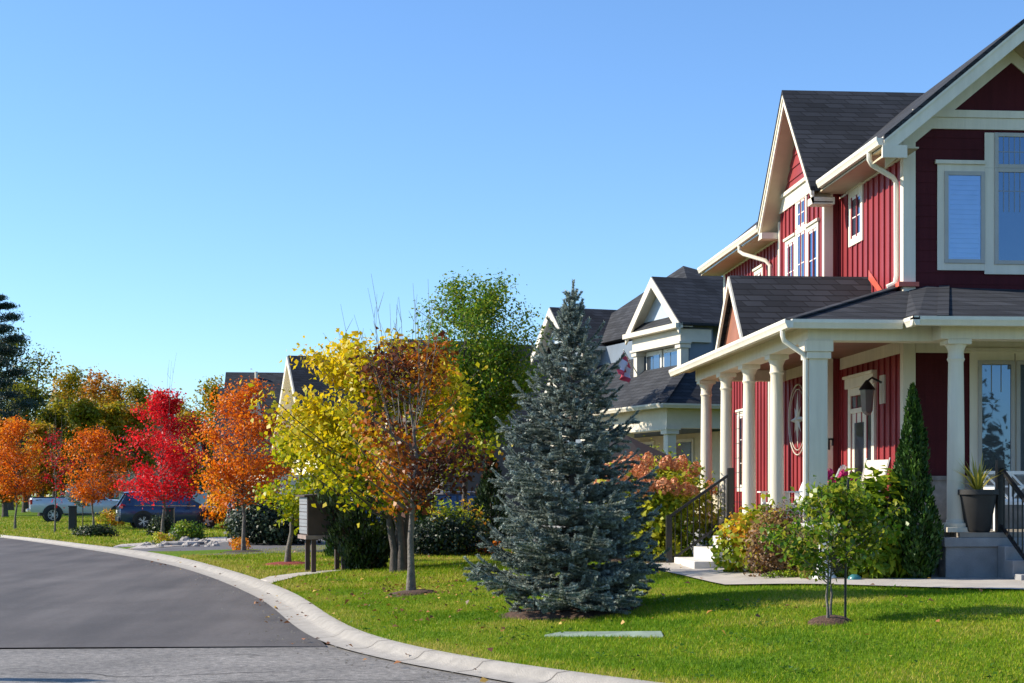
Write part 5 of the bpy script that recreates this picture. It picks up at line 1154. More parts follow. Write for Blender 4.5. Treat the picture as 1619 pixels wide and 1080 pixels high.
# tall pine at the left edge
def pine(label, loc, H_, rad, seed):
    rng = np.random.default_rng(seed); o = thing('pine_tree', label, 'tree', loc); m = MB(); m.tube([(0, 0, -.3), (.1, 0, H_ * .6), (0, 0, H_)], [.32, .2, .05], 8); cs = []
    for k in range(40):
        t = .22 + .78 * (k / 39); z = H_ * t; a = k * 2.4 + rng.normal(0, .3); ln = rad * (1 - t) ** .6 * rng.uniform(.7, 1.15) + .5; e = np.array([math.cos(a) * ln, math.sin(a) * ln, z + ln * .22]); P = limb_path(rng, (0, 0, z), e, .1 * ln, 5); m.tube([tuple(x) for x in P], list(np.linspace(.07, .02, 5)), 4, cap=False)
        for s_ in (.55, .75, .92, 1.0): cs.append((P[0] * (1 - s_) + P[-1] * s_ + np.array([0, 0, .1]), .30 * ln ** .5))
    m.build('trunk', M_BARKD, o); C = []
    for c, s_ in cs:
        k = 170; C.append(c + rng.normal(size=(k, 3)) * np.array([s_, s_, s_ * .38]))
    C = np.concatenate(C); v, q_ = leaf_arrays(rng, C, .36, rng.normal(size=(len(C), 3)) + np.array([0, 0, .9]), None, .16); np_mesh('needles', v, q_, M_NEEDLED, o, rng.uniform(.1, .9, len(C))); return o
x, y, _z = W(-8, 780, 125); pine('tall dark pine at the left edge of the wood', (x, y, -.2), 17.2, 3.6, 71)
# a far belt of wood that closes the horizon
rng = np.random.default_rng(77); n = 26000
px = rng.uniform(-900, 1900, n); d = rng.uniform(185, 235, n); hmax = 8.5 + 2.0 * np.sin(px * .013) + 1.2 * np.sin(px * .041 + 1); zz = rng.uniform(0, 1, n) ** .8 * hmax
r_ = (px - CX) / FPX * d; C = np.stack([r_ * CS + d * SN, d * CS - r_ * SN, zz], 1) + rng.normal(size=(n, 3)) * .4
v, q_ = leaf_arrays(rng, C, 1.0, None, None, .7); tag(np_mesh('far_woods', v, q_, L_FOREST, None, np.clip(.35 + .25 * np.sin(px * .02) + rng.normal(0, .1, n), 0, 1)), 'belt of far autumn woods closing the horizon', 'woods', kind='stuff')

# trees across the street behind the camera (seen only mirrored in the front windows)
for i, (x, y, H_, mt, lab) in enumerate(((9, -22, 8.5, L_DARK, 'dark green tree across the street, mirrored in the front windows'), (17, -27, 9.5, L_DARK, 'dark tree across the street, mirrored in the front windows'), (25, -24, 7.5, L_DARK, 'lower dark tree across the street, mirrored in the front windows'), (1, -30, 9, L_FOREST, 'olive tree across the street behind the camera'))):
    tree('street_tree', lab, (x, y, 0), H_, 2.0, 3.8, oval, 5200, .34, mt, 300 + i, ntip=40, tr=.16, sigma=.5)
# ------------------------------------------------------------------ vehicles
def mat_paint(name, col, metal=.5, rough=.28):
    m = mat_plain(name, col, rough, metal, .5, var=.03, coat=.6); return m
M_TYRE = mat_plain('tyre_rubber', (.018, .018, .019), .85, var=.2)
M_RIM = mat_plain('alloy_rim', (.62, .62, .63), .4, .25, var=.05)
M_CARGLASS = mat_glass('car_glass', (.01, .012, .015), .08)
M_PLASTIC = mat_plain('black_plastic', (.02, .02, .021), .6, var=.15)
M_CHROME = mat_plain('chrome', (.7, .7, .72), .15, 1.0, var=.02)
M_TAIL = mat_plain('tail_light_red', (.50, .012, .018), .2, var=.05, coat=.5)
M_HEAD = mat_plain('headlight_lens', (.55, .57, .6), .12, .3, var=.05)
M_PLATE = mat_plain('licence_plate', (.7, .72, .75), .5)
def wheel(par, x, y, r, w_, spokes=10, side=1):
    o = bpy.data.objects.new('wheel', None)
    m = MB(); m.lathe([(r * .66, -w_ / 2), (r * .93, -w_ / 2), (r, -w_ / 2 + .03), (r, w_ / 2 - .03), (r * .93, w_ / 2), (r * .66, w_ / 2), (r * .62, w_ / 2 - .05), (r * .62, -w_ / 2 + .05)], (x, y, r), 28, 'y', cap=False); t = m.build('tyre', M_TYRE, par)
    m = MB(); ys = y + side * (w_ / 2 - .035)
    m.lathe([(r * .655, -.012), (r * .655, .012), (r * .60, .012), (r * .60, -.012), (r * .655, -.012)], (x, ys, r), 28, 'y', cap=False)
    for k in range(spokes):
        a = 2 * math.pi * (k // 2 * 2) / spokes + (.16 if k % 2 else -.16); m.bar((x + .05 * math.cos(a), ys, r + .05 * math.sin(a)), (x + r * .62 * math.cos(a), ys + side * .004, r + r * .62 * math.sin(a)), .028, .045, (0, 1, 0))
    m.lathe([(.06, -.02), (.06, .02)], (x, ys, r), 14, 'y'); m.build('rim', M_RIM, t)
    m = MB(); m.lathe([(r * .62, -.01), (r * .62, .01)], (x, y, r), 24, 'y'); m.build('hub_disc', M_PLASTIC, t)
    return t
def loft(m, secs, smooth_=True, cap=True):
    n = len(secs[0]); vs = [p for s_ in secs for p in s_]; fs = []
    for i in range(len(secs) - 1):
        for k in range(n): fs.append((i * n + k, i * n + (k + 1) % n, (i + 1) * n + (k + 1) % n, (i + 1) * n + k))
    if cap: fs += [tuple(range(n)), tuple(range((len(secs) - 1) * n, len(secs) * n))[::-1]]
    m.add(vs, fs, smooth_)
def body_sec(x, w_, zl, zb, zt, tuck=.06):
    """closed cross-section of the lower body at x: half width w_, sill zl, belt zb, top (bonnet) zt"""
    h = [(w_ - tuck, zl), (w_ - .01, zl + .14), (w_, zl + (zb - zl) * .55), (w_ - .03, zb - .05), (w_ - .07, zb), (w_ * .55, zt), (0, zt + .01)]
    r = [(x, -a, z) for a, z in h] + [(x, a, z) for a, z in h[-2::-1]]; return r
def car(name, label, loc, rz, paint, L=4.65, Wd=1.84, Hh=1.70, kind='suv', group=None, wheel_r=.36):
    """car facing local +x, origin under its rear bumper centre"""
    o = thing(name, label, 'car', loc, rz, group); hw = Wd / 2; k = L / 4.65
    zl = .30; zb = .62 * Hh
    st = [(0.0, hw * .86, .52, zb - .10, zb - .06), (.05, hw * .95, .42, zb - .04, zb), (.30, hw, zl + .02, zb, zb + .03), (1.2, hw, zl, zb, zb + .02), (2.4, hw, zl, zb - .02, zb), (3.25, hw, zl, zb - .03, zb + .02), (3.55, hw * .99, zl, zb - .06, zb + .0), (4.1, hw * .97, zl, zb - .12, zb - .07), (4.45, hw * .90, .34, zb - .21, zb - .17), (4.62, hw * .76, .42, zb - .34, zb - .30)]
    m = MB(); loft(m, [body_sec(x * k, w_, a, b, c) for x, w_, a, b, c in st]); body = m.build('body', paint, o); 
    # greenhouse
    g0, g1 = (.12, .62) if kind == 'suv' else (.25, .95); zr = Hh - .02
    sec = lambda x, w_, z0, w1, z1: [(x[0], -w_, z0), (x[1], -w1, z1), (x[1], -w1 * .6, z1 + .03), (x[1], w1 * .6, z1 + .03), (x[1], w1, z1), (x[0], w_, z0)]
    m = MB(); bw, tw = hw - .07, hw - .24
    loft(m, [sec((.06 * k, .40 * k), bw * .93, zb - .02, tw * .93, zr - .10), sec((.42 * k, .60 * k), bw, zb, tw, zr - .05), sec((1.5 * k, 1.5 * k), bw, zb, tw, zr - .02), sec((2.4 * k, 2.3 * k), bw, zb - .02, tw, zr - .04), sec((3.0 * k, 2.55 * k), bw, zb - .02, tw * .98, zr - .09), sec((3.5 * k, 2.7 * k), bw * .97, zb - .02, tw * .96, zr - .16)], False); m.build('windows', M_CARGLASS, o)
    m = MB()
    secr = lambda x, w1, z1: [(x, -w1, z1 - .03), (x, -w1 + .03, z1 + .02), (x, -w1 * .5, z1 + .055), (x, w1 * .5, z1 + .055), (x, w1 - .03, z1 + .02), (x, w1, z1 - .03)]
    loft(m, [secr(.22 * k, tw * .9, zr - .085), secr(.45 * k, tw + .02, zr - .06), secr(1.5 * k, tw + .02, zr - .02), secr(2.3 * k, tw + .02, zr - .04), secr(2.72 * k, tw * .98, zr - .15)]); m.build('roof', paint, o)
    for sd_ in (-1, 1):
        for (xb, xt, wd_) in ((.52, .62, .17), (1.55, 1.52, .07), (2.48, 2.38, .06)): m = MB(); m.bar((xb * k, sd_ * (bw + .004), zb - .02), (xt * k, sd_ * (tw + .01), zr - .05), .03, wd_, (1, 0, 0)); m.build('pillar', paint, o)
        m = MB(); m.bar((3.48 * k, sd_ * (bw * .97), zb - .02), (2.68 * k, sd_ * (tw * .97), zr - .12), .05, .07); m.build('pillar', paint, o); m = MB(); m.bar((.1 * k, sd_ * bw * .95, zb), (.42 * k, sd_ * tw * .95, zr - .09), .09, .16, (1, 0, 0)); m.build('pillar', paint, o)
        m = MB(); m.tube([(.5 * k, sd_ * (tw - .02), zr + .02), (.6 * k, sd_ * (tw - .02), zr + .07), (2.1 * k, sd_ * (tw - .02), zr + .07), (2.25 * k, sd_ * (tw - .02), zr + .01)], .016, 6); m.build('roof_rail', M_CHROME, o)
        m = MB(); m.bar((.6 * k, sd_ * (bw + .012), zb + .005), (3.2 * k, sd_ * (bw + .012), zb - .02), .012, .03); m.build('belt_trim', M_CHROME, o)
        m = MB(); loft(m, [[(2.95 * k + dx, sd_ * (hw + .02), zb + .03), (2.95 * k + dx, sd_ * (hw + .20), zb + .05), (2.95 * k + dx, sd_ * (hw + .20), zb + .17), (2.95 * k + dx, sd_ * (hw + .02), zb + .16)] for dx in (-.08, .05)], False); m.build('mirror', paint, o)
        m = MB(); m.add([(-.005 + .0, sd_ * hw * .55, zb - .04), (-.012, sd_ * hw * .84, zb - .03), (.14, sd_ * (hw + .004), zb + .0), (.30, sd_ * (hw - .045), zb + .015), (.10, sd_ * hw * .93, zb + .09), (.05, sd_ * hw * .55, zb + .08), (-.012, sd_ * hw * .84, zb - .13), (.14, sd_ * (hw + .006), zb - .12)], [(0, 1, 4, 5), (1, 2, 3, 4), (1, 6, 7, 2)]); m.build('tail_light', M_TAIL, o)
        m = MB(); m.bar((4.15 * k, sd_ * (hw * .955), zb - .20), (4.52 * k, sd_ * (hw * .80), zb - .28), .10, .10); m.build('headlight', M_HEAD, o)
        for xx in (.98 * k, 3.70 * k):
            m = MB(); n = 20; r1, r0 = wheel_r + .13, wheel_r + .03; vs = []
            for i in range(n + 1):
                a = math.pi * (i / n); vs += [(xx + r1 * math.cos(a), sd_ * (hw + .012), wheel_r + r1 * math.sin(a)), (xx + r0 * math.cos(a), sd_ * (hw + .014), wheel_r + r0 * math.sin(a))]
            m.add(vs, [(2 * i, 2 * i + 1, 2 * i + 3, 2 * i + 2) for i in range(n)]); m.lathe([(r0, -.01), (r0, .01)], (xx, sd_ * (hw + .001), wheel_r), 28, 'y'); m.build('arch', M_PLASTIC, o)
            wheel(o, xx, sd_ * (hw - .075), wheel_r, .21, 10, sd_)
        m = MB(); m.box((1.35 * k, sd_ * (hw - .04), zl - .04), (3.3 * k, sd_ * (hw + .01), zl + .09)); m.build('sill', M_PLASTIC, o)
        for xx in (1.75, 2.75):
            m = MB(); m.box((xx * k, sd_ * (hw + .001), zb - .14), (xx * k + .2, sd_ * (hw + .03), zb - .105)); m.build('handle', paint, o)
    m = MB(); m.box((-.045, -hw * .80, .36), (.10, hw * .80, .56)); m.build('bumper', M_PLASTIC, o, bevel=.03)
    m = MB(); m.box((-.05, -.26, zb - .33), (-.01, .26, zb - .20)); m.build('plate', M_PLATE, o)
    m = MB(); m.box((4.5 * k, -hw * .6, .42), (4.66 * k, hw * .6, .62)); m.build('grille', M_PLASTIC, o, bevel=.02)
    return o
HD = R(15)
def at_px(px, d, z=0): x, y, _z = W(px, 780, d); return (x, y, float(zg(x, y)) + z)
P_STEEL = mat_paint('paint_steel_blue', (.025, .048, .12), .3); P_NAVY = mat_paint('paint_navy', (.02, .05, .16)); P_WHITE = mat_paint('paint_white', (.72, .73, .75), .0); P_DARK = mat_paint('paint_graphite', (.03, .032, .04)); P_BLUE = mat_paint('paint_blue', (.05, .12, .30)); P_SILVER = mat_paint('paint_silver', (.40, .42, .45), .6)
x, y, z = at_px(186, 71.0); car('parked_car', 'dark blue sport utility car with alloy wheels parked across the lawn behind the red maple', (x, y, z), HD, P_STEEL, 4.85, 1.88, 1.72)
x, y, z = at_px(362, 67); car('parked_car', 'navy blue car parked with its red tail light just left of the tall dark shrub', (x, y, z - .0), R(12), P_NAVY, 4.4, 1.8, 1.62)
x, y, z = at_px(420, 63.5); car('parked_car', 'white car half hidden behind the dark clipped bush by the driveway', (x, y, z), R(10), P_WHITE, 4.6, 1.84, 1.68)
x, y, z = at_px(527, 60); car('parked_car', 'blue car behind the mailbox cabinet', (x, y, z), R(10), P_BLUE, 4.3, 1.8, 1.62)
x, y, z = at_px(650, 54); car('parked_car', 'graphite dark car parked behind the low hedge near the spruce', (x, y, z), R(8), P_DARK, 4.5, 1.82, 1.6)
def pickup(label, loc, rz, paint):
    o = thing('pickup_truck', label, 'pickup', loc, rz); hw = .98
    m = MB()
    st = [(0, hw * .97, .62, 1.28, 1.30), (.05, hw, .55, 1.33, 1.36), (1.9, hw, .50, 1.35, 1.38), (1.95, hw, .5, 1.30, 1.33), (3.9, hw, .48, 1.22, 1.27), (4.0, hw, .48, 1.22, 1.28), (5.1, hw * .97, .48, 1.18, 1.22), (5.6, hw * .93, .5, 1.10, 1.12), (5.75, hw * .86, .55, .95, .97)]
    loft(m, [body_sec(*s_) for s_ in st]); m.build('body', paint, o)
    m = MB(); m.box((.12, -hw + .12, 1.375), (1.85, hw - .12, 1.40)); m.build('bed_cover', M_PLASTIC, o)
    m = MB(); bw, tw = hw - .08, hw - .24; sec = lambda xa, xb, w_, w1, z1: [(xa, -w_, 1.28), (xb, -w1, z1), (xb, w1, z1), (xa, w_, 1.28)]
    loft(m, [sec(1.95, 2.12, bw, tw, 1.86), sec(2.3, 2.3, bw, tw, 1.90), sec(3.3, 3.2, bw, tw, 1.90), sec(4.15, 3.5, bw * .97, tw * .97, 1.80)], False); m.build('windows', M_CARGLASS, o)
    m = MB(); secr = lambda x, w1, z1: [(x, -w1, z1 - .04), (x, -w1 + .04, z1 + .03), (x, w1 - .04, z1 + .03), (x, w1, z1 - .04)]
    loft(m, [secr(2.06, tw + .02, 1.86), secr(2.3, tw + .03, 1.91), secr(3.2, tw + .03, 1.91), secr(3.55, tw, 1.80)]); m.build('roof', paint, o)
    for sd_ in (-1, 1):
        for xb, xt, wd_ in ((2.02, 2.14, .16), (3.0, 2.95, .08), (4.1, 3.5, .07)): m = MB(); m.bar((xb, sd_ * (bw + .005), 1.27), (xt, sd_ * (tw + .012), 1.88 - (.08 if xb > 4 else 0)), .04, wd_, (1, 0, 0)); m.build('pillar', paint, o)
        m = MB(); m.box((-.015, sd_ * (hw - .20), .98), (.10, sd_ * (hw + .008), 1.26)); m.build('tail_light', M_TAIL, o, bevel=.02)
        m = MB(); m.box((.28, sd_ * (hw + .001), 1.21), (.40, sd_ * (hw + .006), 1.25)); m.box((.42, sd_ * (hw + .001), 1.23), (.60, sd_ * (hw + .006), 1.25)); m.build('decal', M_PLASTIC, o)
        m = MB(); m.box((5.45, sd_ * hw * .6, .88), (5.70, sd_ * hw * .92, 1.05)); m.build('headlight', M_HEAD, o, bevel=.02)
        m = MB(); m.box((3.55, sd_ * (hw + .02), 1.3), (3.72, sd_ * (hw + .26), 1.52)); m.build('mirror', P_WHITE, o, bevel=.03)
        for xx in (1.18, 4.75):
            m = MB(); r0, r1 = .46, .56; n = 20; vs = []
            for i in range(n + 1):
                a = math.pi * i / n; vs += [(xx + r1 * math.cos(a), sd_ * (hw + .010), .42 + r1 * math.sin(a)), (xx + r0 * math.cos(a), sd_ * (hw + .012), .42 + r0 * math.sin(a))]
            m.add(vs, [(2 * i, 2 * i + 1, 2 * i + 3, 2 * i + 2) for i in range(n)]); m.lathe([(r0 + .02, -.01), (r0 + .02, .01)], (xx, sd_ * (hw + .001), .42), 26, 'y'); m.build('arch', M_PLASTIC, o); wheel(o, xx, sd_ * (hw - .08), .41, .27, 12, sd_)
        m = MB(); m.box((1.8, sd_ * (hw - .1), .40), (4.1, sd_ * (hw + .06), .46)); m.build('running_board', M_PLASTIC, o)
    m = MB(); m.box((-.18, -hw * .95, .55), (.0, hw * .95, .75)); m.build('bumper', M_CHROME, o, bevel=.04)
    m = MB(); m.box((-.02, -.32, 1.13), (-.004, .32, 1.20)); m.build('tailgate_handle', M_PLASTIC, o); m = MB(); m.box((-.19, -.18, .60), (-.181, .18, .71)); m.build('plate', M_PLATE, o); return o
x, y, z = at_px(47, 87.5); pickup('silver white pickup truck parked on the far lawn behind the saplings', (x, y, z), HD, mat_paint('paint_pale_silver', (.50, .54, .60), .15))

# ------------------------------------------------------------------ cluster mailbox on four posts
mb = gp(497, 905)
mail = thing('mailbox_cabinet', 'brown cluster mailbox on four posts with pale doors facing the road', 'mailbox', mb, R(14))
M_BRN = mat_plain('brown_post', (.060, .036, .028), .7, var=.2); M_MAILD = mat_plain('pale_mail_door', (.30, .30, .31), .45, .2, var=.05)
m = MB(); m.box((-.26, -.62, .78), (.62, .22, 1.56)); cb_ = m.build('cabinet', M_BRN, mail, bevel=.01)
m = MB(); m.prism([(-.34, -.68, 1.561), (.70, -.68, 1.561), (.70, -.68, 1.59), (.2, -.68, 1.63), (-.34, -.68, 1.59)], (0, .96, 0)); m.build('lid', M_BRN, cb_)
m = MB(); m.box((-.30, -.64, .70), (.64, .24, .779)); m.build('base_tray', mat_plain('weathered_wood', (.26, .19, .16), .8, var=.2), mail)
for k, (xx, yy) in enumerate(((-.12, -.52), (-.12, .12), (.50, -.52), (.50, .12))):
    m = MB(); m.box((xx - .045, yy - .045, -.25), (xx + .045, yy + .045, .70)); m.build('leg', M_BRN, mail)
for i in range(5):
    for j in range(6):
        y0 = -.60 + .135 * j; z0 = .80 + .150 * i; m = MB(); m.box((-.272, y0 + .008, z0 + .008), (-.2605, y0 + .127, z0 + .142)); d_ = m.build('mail_door', M_MAILD, mail)
        m = MB(); m.box((-.2745, y0 + .055, z0 + .06), (-.2722, y0 + .075, z0 + .08)); m.build('lock', M_BLACK, d_)

# driveway marker posts
def marker(label, p):
    o = thing('marker_post', label, 'post', p); m = MB(); m.box((-.155, -.155, -.2), (.155, .155, 1.02)); m.build('post', M_PLASTIC, o, bevel=.02); m = MB(); m.box((-.17, -.17, 1.021), (.17, .17, 1.07)); m.build('cap', M_PLASTIC, o)
    m = MB(); m.box((-.16, -.13, .02), (-.156, .13, 1.0)); m.build('side_panel', mat_plain('pedestal_grey', (.25, .25, .25), .6), o); return o
p = gp(269, 846); marker('dark square utility post beside the red maple trunk', p); p = gp(115, 838); marker('dark square utility post in front of the pickup', p)
# stones
rg = random.Random(3)
def rock(label, p, s_, mat, seed, group=None):
    r_ = random.Random(seed); m = MB(); n, k = 10, 6; vs = []; fs = []
    for i in range(k + 1):
        ph = math.pi * (i / k - .5)
        for j in range(n):
            t = 2 * math.pi * j / n; q = s_ * (1 + r_.uniform(-.16, .16)); vs.append((q * math.cos(ph) * math.cos(t), q * .8 * math.cos(ph) * math.sin(t), q * .7 * math.sin(ph) + s_ * .4))
    for i in range(k):
        for j in range(n): fs.append((i * n + j, i * n + (j + 1) % n, (i + 1) * n + (j + 1) % n, (i + 1) * n + j))
    m.add(vs, fs); o = m.build('rock', mat); o.location = p; tag(o, label, 'rock', group); return o
M_ROCK = mat_plain('pale_rock', (.42, .38, .34), .9, var=.3, scale=4, bump=.6, bscale=12)
rock('round pale boulder beside the juniper at the stone bed', gp(282, 858), .38, M_ROCK, 1); rock('smaller pale rock right of the boulder', gp(293, 859), .2, M_ROCK, 2)
for i in range(26): rock('pale stone lying loose in the stone bed by the driveway', gp(rg.uniform(225, 345), rg.uniform(857, 866)), rg.uniform(.07, .17), M_ROCK, 10 + i, 'stones in the stone bed')
for i in range(18): rock('pale stone in the row across the driveway behind the mailbox', gp(rg.uniform(560, 640), rg.uniform(846, 851)), rg.uniform(.12, .24), M_ROCK, 50 + i, 'stones behind the mailbox')
# flat slab rock by the driveway
m = MB(); p = gp(288, 863.5); m.prism([(-.6, -.2, 0), (-.1, -.3, 0), (.5, -.22, 0), (.7, .15, 0), (.2, .35, 0), (-.5, .28, 0)], (0, 0, .15)); o = m.build('slab_rock', M_ROCK, bevel=.05); o.location = p; tag(o, 'flat pale slab stone at the edge of the driveway', 'rock')
# utility cover in the lawn
p = gp(953, 1005); m = MB(); m.prism([(c_[0] - p[0], c_[1] - p[1], c_[2] - p[2] - .06) for c_ in COVER], (0, 0, .085)); o = m.build('utility_cover', mat_plain('pale_green_lid', (.20, .255, .20), .8, var=.35, scale=4, bump=.4), bevel=.012); o.location = p; tag(o, 'pale green utility cover set flush in the lawn', 'cover')

# ------------------------------------------------------------------ porch furniture and pots
M_WOODW = M_WHITE
def adirondack(label, p, rz):
    o = thing('adirondack_chair', label, 'chair', p, rz, 'white porch chairs')
    for i in range(6):
        y0 = -.26 + .09 * i; m = MB(); hgt = .62 + .08 * math.sin(math.pi * (i + .5) / 6); m.bar((-.14, y0 + .04, .30), (-.44, (y0 + .04) * 1.12, .30 + hgt), .078, .02, (1, 0, 0)); m.build('back_slat', M_WHITE, o)
    m = MB()
    for i in range(5): m.box((-.14 + .12 * i, -.27, .285 + .022 * i), (-.04 + .12 * i, .27, .305 + .022 * i))
    m.build('seat', M_WHITE, o)
    for sd_ in (-1, 1):
        m = MB(); m.box((.36, sd_ * .28, 0), (.44, sd_ * .31, .56)); m.build('leg', M_WHITE, o); m = MB(); m.bar((-.5, sd_ * .29, .04), (.42, sd_ * .29, .34), .03, .11); m.build('leg', M_WHITE, o); m = MB(); m.box((-.34, sd_ * .24, .561), (.48, sd_ * .38, .585)); m.build('armrest', M_WHITE, o)
    return o
adirondack('white slatted chair on the porch, nearer the side steps', (6.9, 26.9, ZF), R(-168)); adirondack('white slatted chair on the porch, right behind the fourth column', (6.75, 24.75, ZF), R(150))
def sling(label, p, rz):
    o = thing('sling_chair', label, 'chair', p, rz); ms = mat_plain('beige_sling', (.62, .55, .46), .8, var=.05)
    m = MB(); m.bar((-.22, 0, .40), (-.42, 0, 1.05), .52, .02, (1, 0, .3)); m.build('backrest', ms, o); m = MB(); m.bar((-.22, 0, .40), (.28, 0, .44), .52, .02); m.build('seat', ms, o)
    for sd_ in (-1, 1):
        m = MB(); m.tube([(-.43, sd_ * .28, 1.08), (-.22, sd_ * .28, .40), (.30, sd_ * .28, .44), (.36, sd_ * .28, 0)], .016, 6); m.build('leg', M_BLACK, o); m = MB(); m.tube([(-.16, sd_ * .28, .42), (-.42, sd_ * .28, 0)], .016, 6); m.build('leg', M_BLACK, o); m = MB(); m.tube([(-.32, sd_ * .30, .68), (-.1, sd_ * .31, .70), (.28, sd_ * .31, .66), (.32, sd_ * .3, .44)], .018, 6); m.build('armrest', M_BLACK, o)
    return o
def on_porch(px, Y): return (fY(px, Y)[0], Y, ZF)
q = on_porch(1352, 23.2); sling('beige sling chair with black arms on the porch beside the pink flowers', q, R(200))
t = thing('patio_table', 'dark slim table edge on the porch left of the cedar', 'table', on_porch(1392, 23.1)); m = MB(); m.box((-.28, -.25, .70), (.28, .25, .73)); m.build('tabletop', M_BLACK, t)
for sx_ in (-.24, .24):
    for sy_ in (-.21, .21): m = MB(); m.tube([(sx_, sy_, 0), (sx_, sy_, .70)], .013, 6); m.build('leg', M_BLACK, t)
# pink flowers in a pot
q = on_porch(1328, 22.62); q = (q[0], q[1], ZF + .0); fp = thing('flower_pot', 'pot of bright pink geraniums on the porch beside the corner post', 'flowers', q)
m = MB(); m.lathe([(.12, .0), (.17, .44), (.19, .44), (.19, .48), (.15, .48), (.14, .44)], n=18); m.build('pot', M_STONE, fp)
rng = np.random.default_rng(9)
u = unit(rng.normal(size=(500, 3))); C = u * np.array([.27, .22, .20]) * rng.uniform(.5, 1, (500, 1)) + np.array([0, 0, .60]); v, q_ = leaf_arrays(rng, C, .07, None, u + .3, .9); np_mesh('foliage', v, q_, L_SHRUB, fp, rng.uniform(.2, .8, 500))
L_PINK = mat_leaf('petal_pink', [(0, (.45, .015, .12)), (1, (.75, .06, .26))], .3, .9)
for k in range(14):
    a = rng.uniform(0, 6.28); t = rng.uniform(.1, 1.3); c = np.array([.26 * math.cos(a) * math.cos(t * .8), .22 * math.sin(a) * math.cos(t * .8), .62 + .26 * math.sin(t)]); uu = unit(rng.normal(size=(60, 3))); v, q_ = leaf_arrays(rng, c + uu * .055, .04, None, uu, .95); np_mesh('blossom', v, q_, L_PINK, fp, rng.uniform(.2, .9, 60))
# white urn / bird bath in the bed
q = bat(1303, 21.55); ub = thing('urn_birdbath', 'white pedestal bird bath in the planting bed behind the little tree', 'bird bath', q)
m = MB(); m.lathe([(.17, -.05), (.17, .05), (.14, .08), (.11, .16), (.085, .28), (.10, .40), (.085, .52), (.10, .60), (.13, .64)], n=22); m.build('pedestal', M_WHITE, ub)
m = MB(); m.lathe([(.10, .641), (.24, .70), (.31, .76), (.32, .79), (.29, .79), (.2, .735), (.0, .70)], n=26, cap=False); m.build('bowl', M_WHITE, ub)
# teal ornament
q = gp(1353, 919.5); m = MB(); m.lathe([(.0, .07), (.04, .075), (.085, .045), (.10, .0), (.09, -.03)], n=9, cap=False); o = m.build('garden_ornament', mat_plain('teal_glaze', (.04, .16, .17), .3, var=.4, scale=20)); o.location = (q[0], q[1] + .05, q[2] + .02); tag(o, 'small teal stone ornament at the edge of the walk', 'ornament')
q = gp(1333, 916); m = MB(); m.box((-.035, -.02, 0), (.035, .02, .06)); m.box((-.03, -.018, .0605), (.03, .018, .07)); o = m.build('garden_light', mat_plain('pale_yellow_plastic', (.6, .55, .3), .5)); o.location = q; tag(o, 'tiny pale garden marker left of the teal ornament', 'marker')
# small white planter on the steps
o = thing('white_planter', 'small white fluted planter standing on the side steps', 'planter', (5.62, 25.75, .46 + .56 + .002)); m = MB(); m.lathe([(.10, 0), (.13, .17), (.145, .17), (.145, .20), (.11, .20), (.10, .15)], n=14); m.build('pot', M_WHITE, o); m = MB(); m.lathe([(.115, .16), (.115, .165)], n=14); m.build('soil', M_SOIL, o)
# tall black planter with spiky plant
q = fY(1544, 21.85); pl = thing('black_planter', 'tall black tapered planter with a spiky yellow green plant beside the right column', 'planter', (q[0], 21.80, ZF + .003))
m = MB(); m.lathe([(.155, 0), (.17, .02), (.255, .52), (.285, .53), (.285, .60), (.25, .60), (.24, .52)], n=28); m.build('pot', M_PLASTIC, pl); m = MB(); m.lathe([(.245, .54), (.245, .55)], n=24); m.build('soil', M_SOIL, pl)
L_SPIKE = mat_leaf('spike_leaf', [(0, (.25, .24, .03)), (.5, (.45, .42, .05)), (1, (.60, .50, .12))], .3, .9)
rng = np.random.default_rng(4); n = 44; V = []; 
for k in range(n):
    a = rng.uniform(0, 6.28); el = rng.uniform(.5, 1.45); L = rng.uniform(.38, .62); d = np.array([math.cos(a) * math.cos(el), math.sin(a) * math.cos(el), math.sin(el)]); b0 = np.array([0, 0, .55]); sdv = np.array([-math.sin(a), math.cos(a), 0]) * .014; bend = np.array([d[0], d[1], -.9]) * .12 * math.cos(el)
    p0, p1, p2 = b0, b0 + d * L * .55, b0 + d * L + bend; V += [p0 - sdv * .7, p0 + sdv * .7, p1 + sdv, p1 - sdv, p1 - sdv, p1 + sdv, p2 + sdv * .1, p2 - sdv * .1]
np_mesh('spiky_leaves', np.array(V), np.arange(8 * n).reshape(-1, 4), L_SPIKE, pl, np.repeat(rng.uniform(.2, .9, n), 2))
# white lattice bench under the front window
q0, q1 = fY(1556, 22.9)[0], fY(1556, 22.9)[0] + 1.6
bn = thing('lattice_bench', 'white garden bench with a lattice back under the front window', 'bench', (q0, 22.9, ZF + .002))
m = MB(); Lb = 1.6; zb0, zb1 = .42, .88
m.box((0, 0, zb0), (Lb, .035, zb0 + .05)); m.box((0, 0, zb1 - .05), (Lb, .035, zb1)); 
for i in range(5): m.box((Lb * i / 4 - (.02 if i else 0), .001, zb0 + .05), (Lb * i / 4 + .04 - (.02 if i else 0), .034, zb1 - .05))
for i in range(4):
    xa, xb = Lb * i / 4 + .03, Lb * (i + 1) / 4 - .02; zm = (zb0 + zb1) / 2
    for (p0, p1) in (((xa, zb0 + .05), (xb, zb1 - .05)), ((xa, zb1 - .05), (xb, zb0 + .05))): m.bar((p0[0], .0175 + (.004 if p0[1] > zm else 0), p0[1]), (p1[0], .0175 + (.004 if p0[1] > zm else 0), p1[1]), .02, .028)
    m.box((xa, .003, zm - .013), (xb, .032, zm + .013))
m.build('lattice_back', M_WHITE, bn)
m = MB(); m.box((-.02, -.42, .38), (Lb + .02, .0, .418)); m.build('seat', M_WHITE, bn)
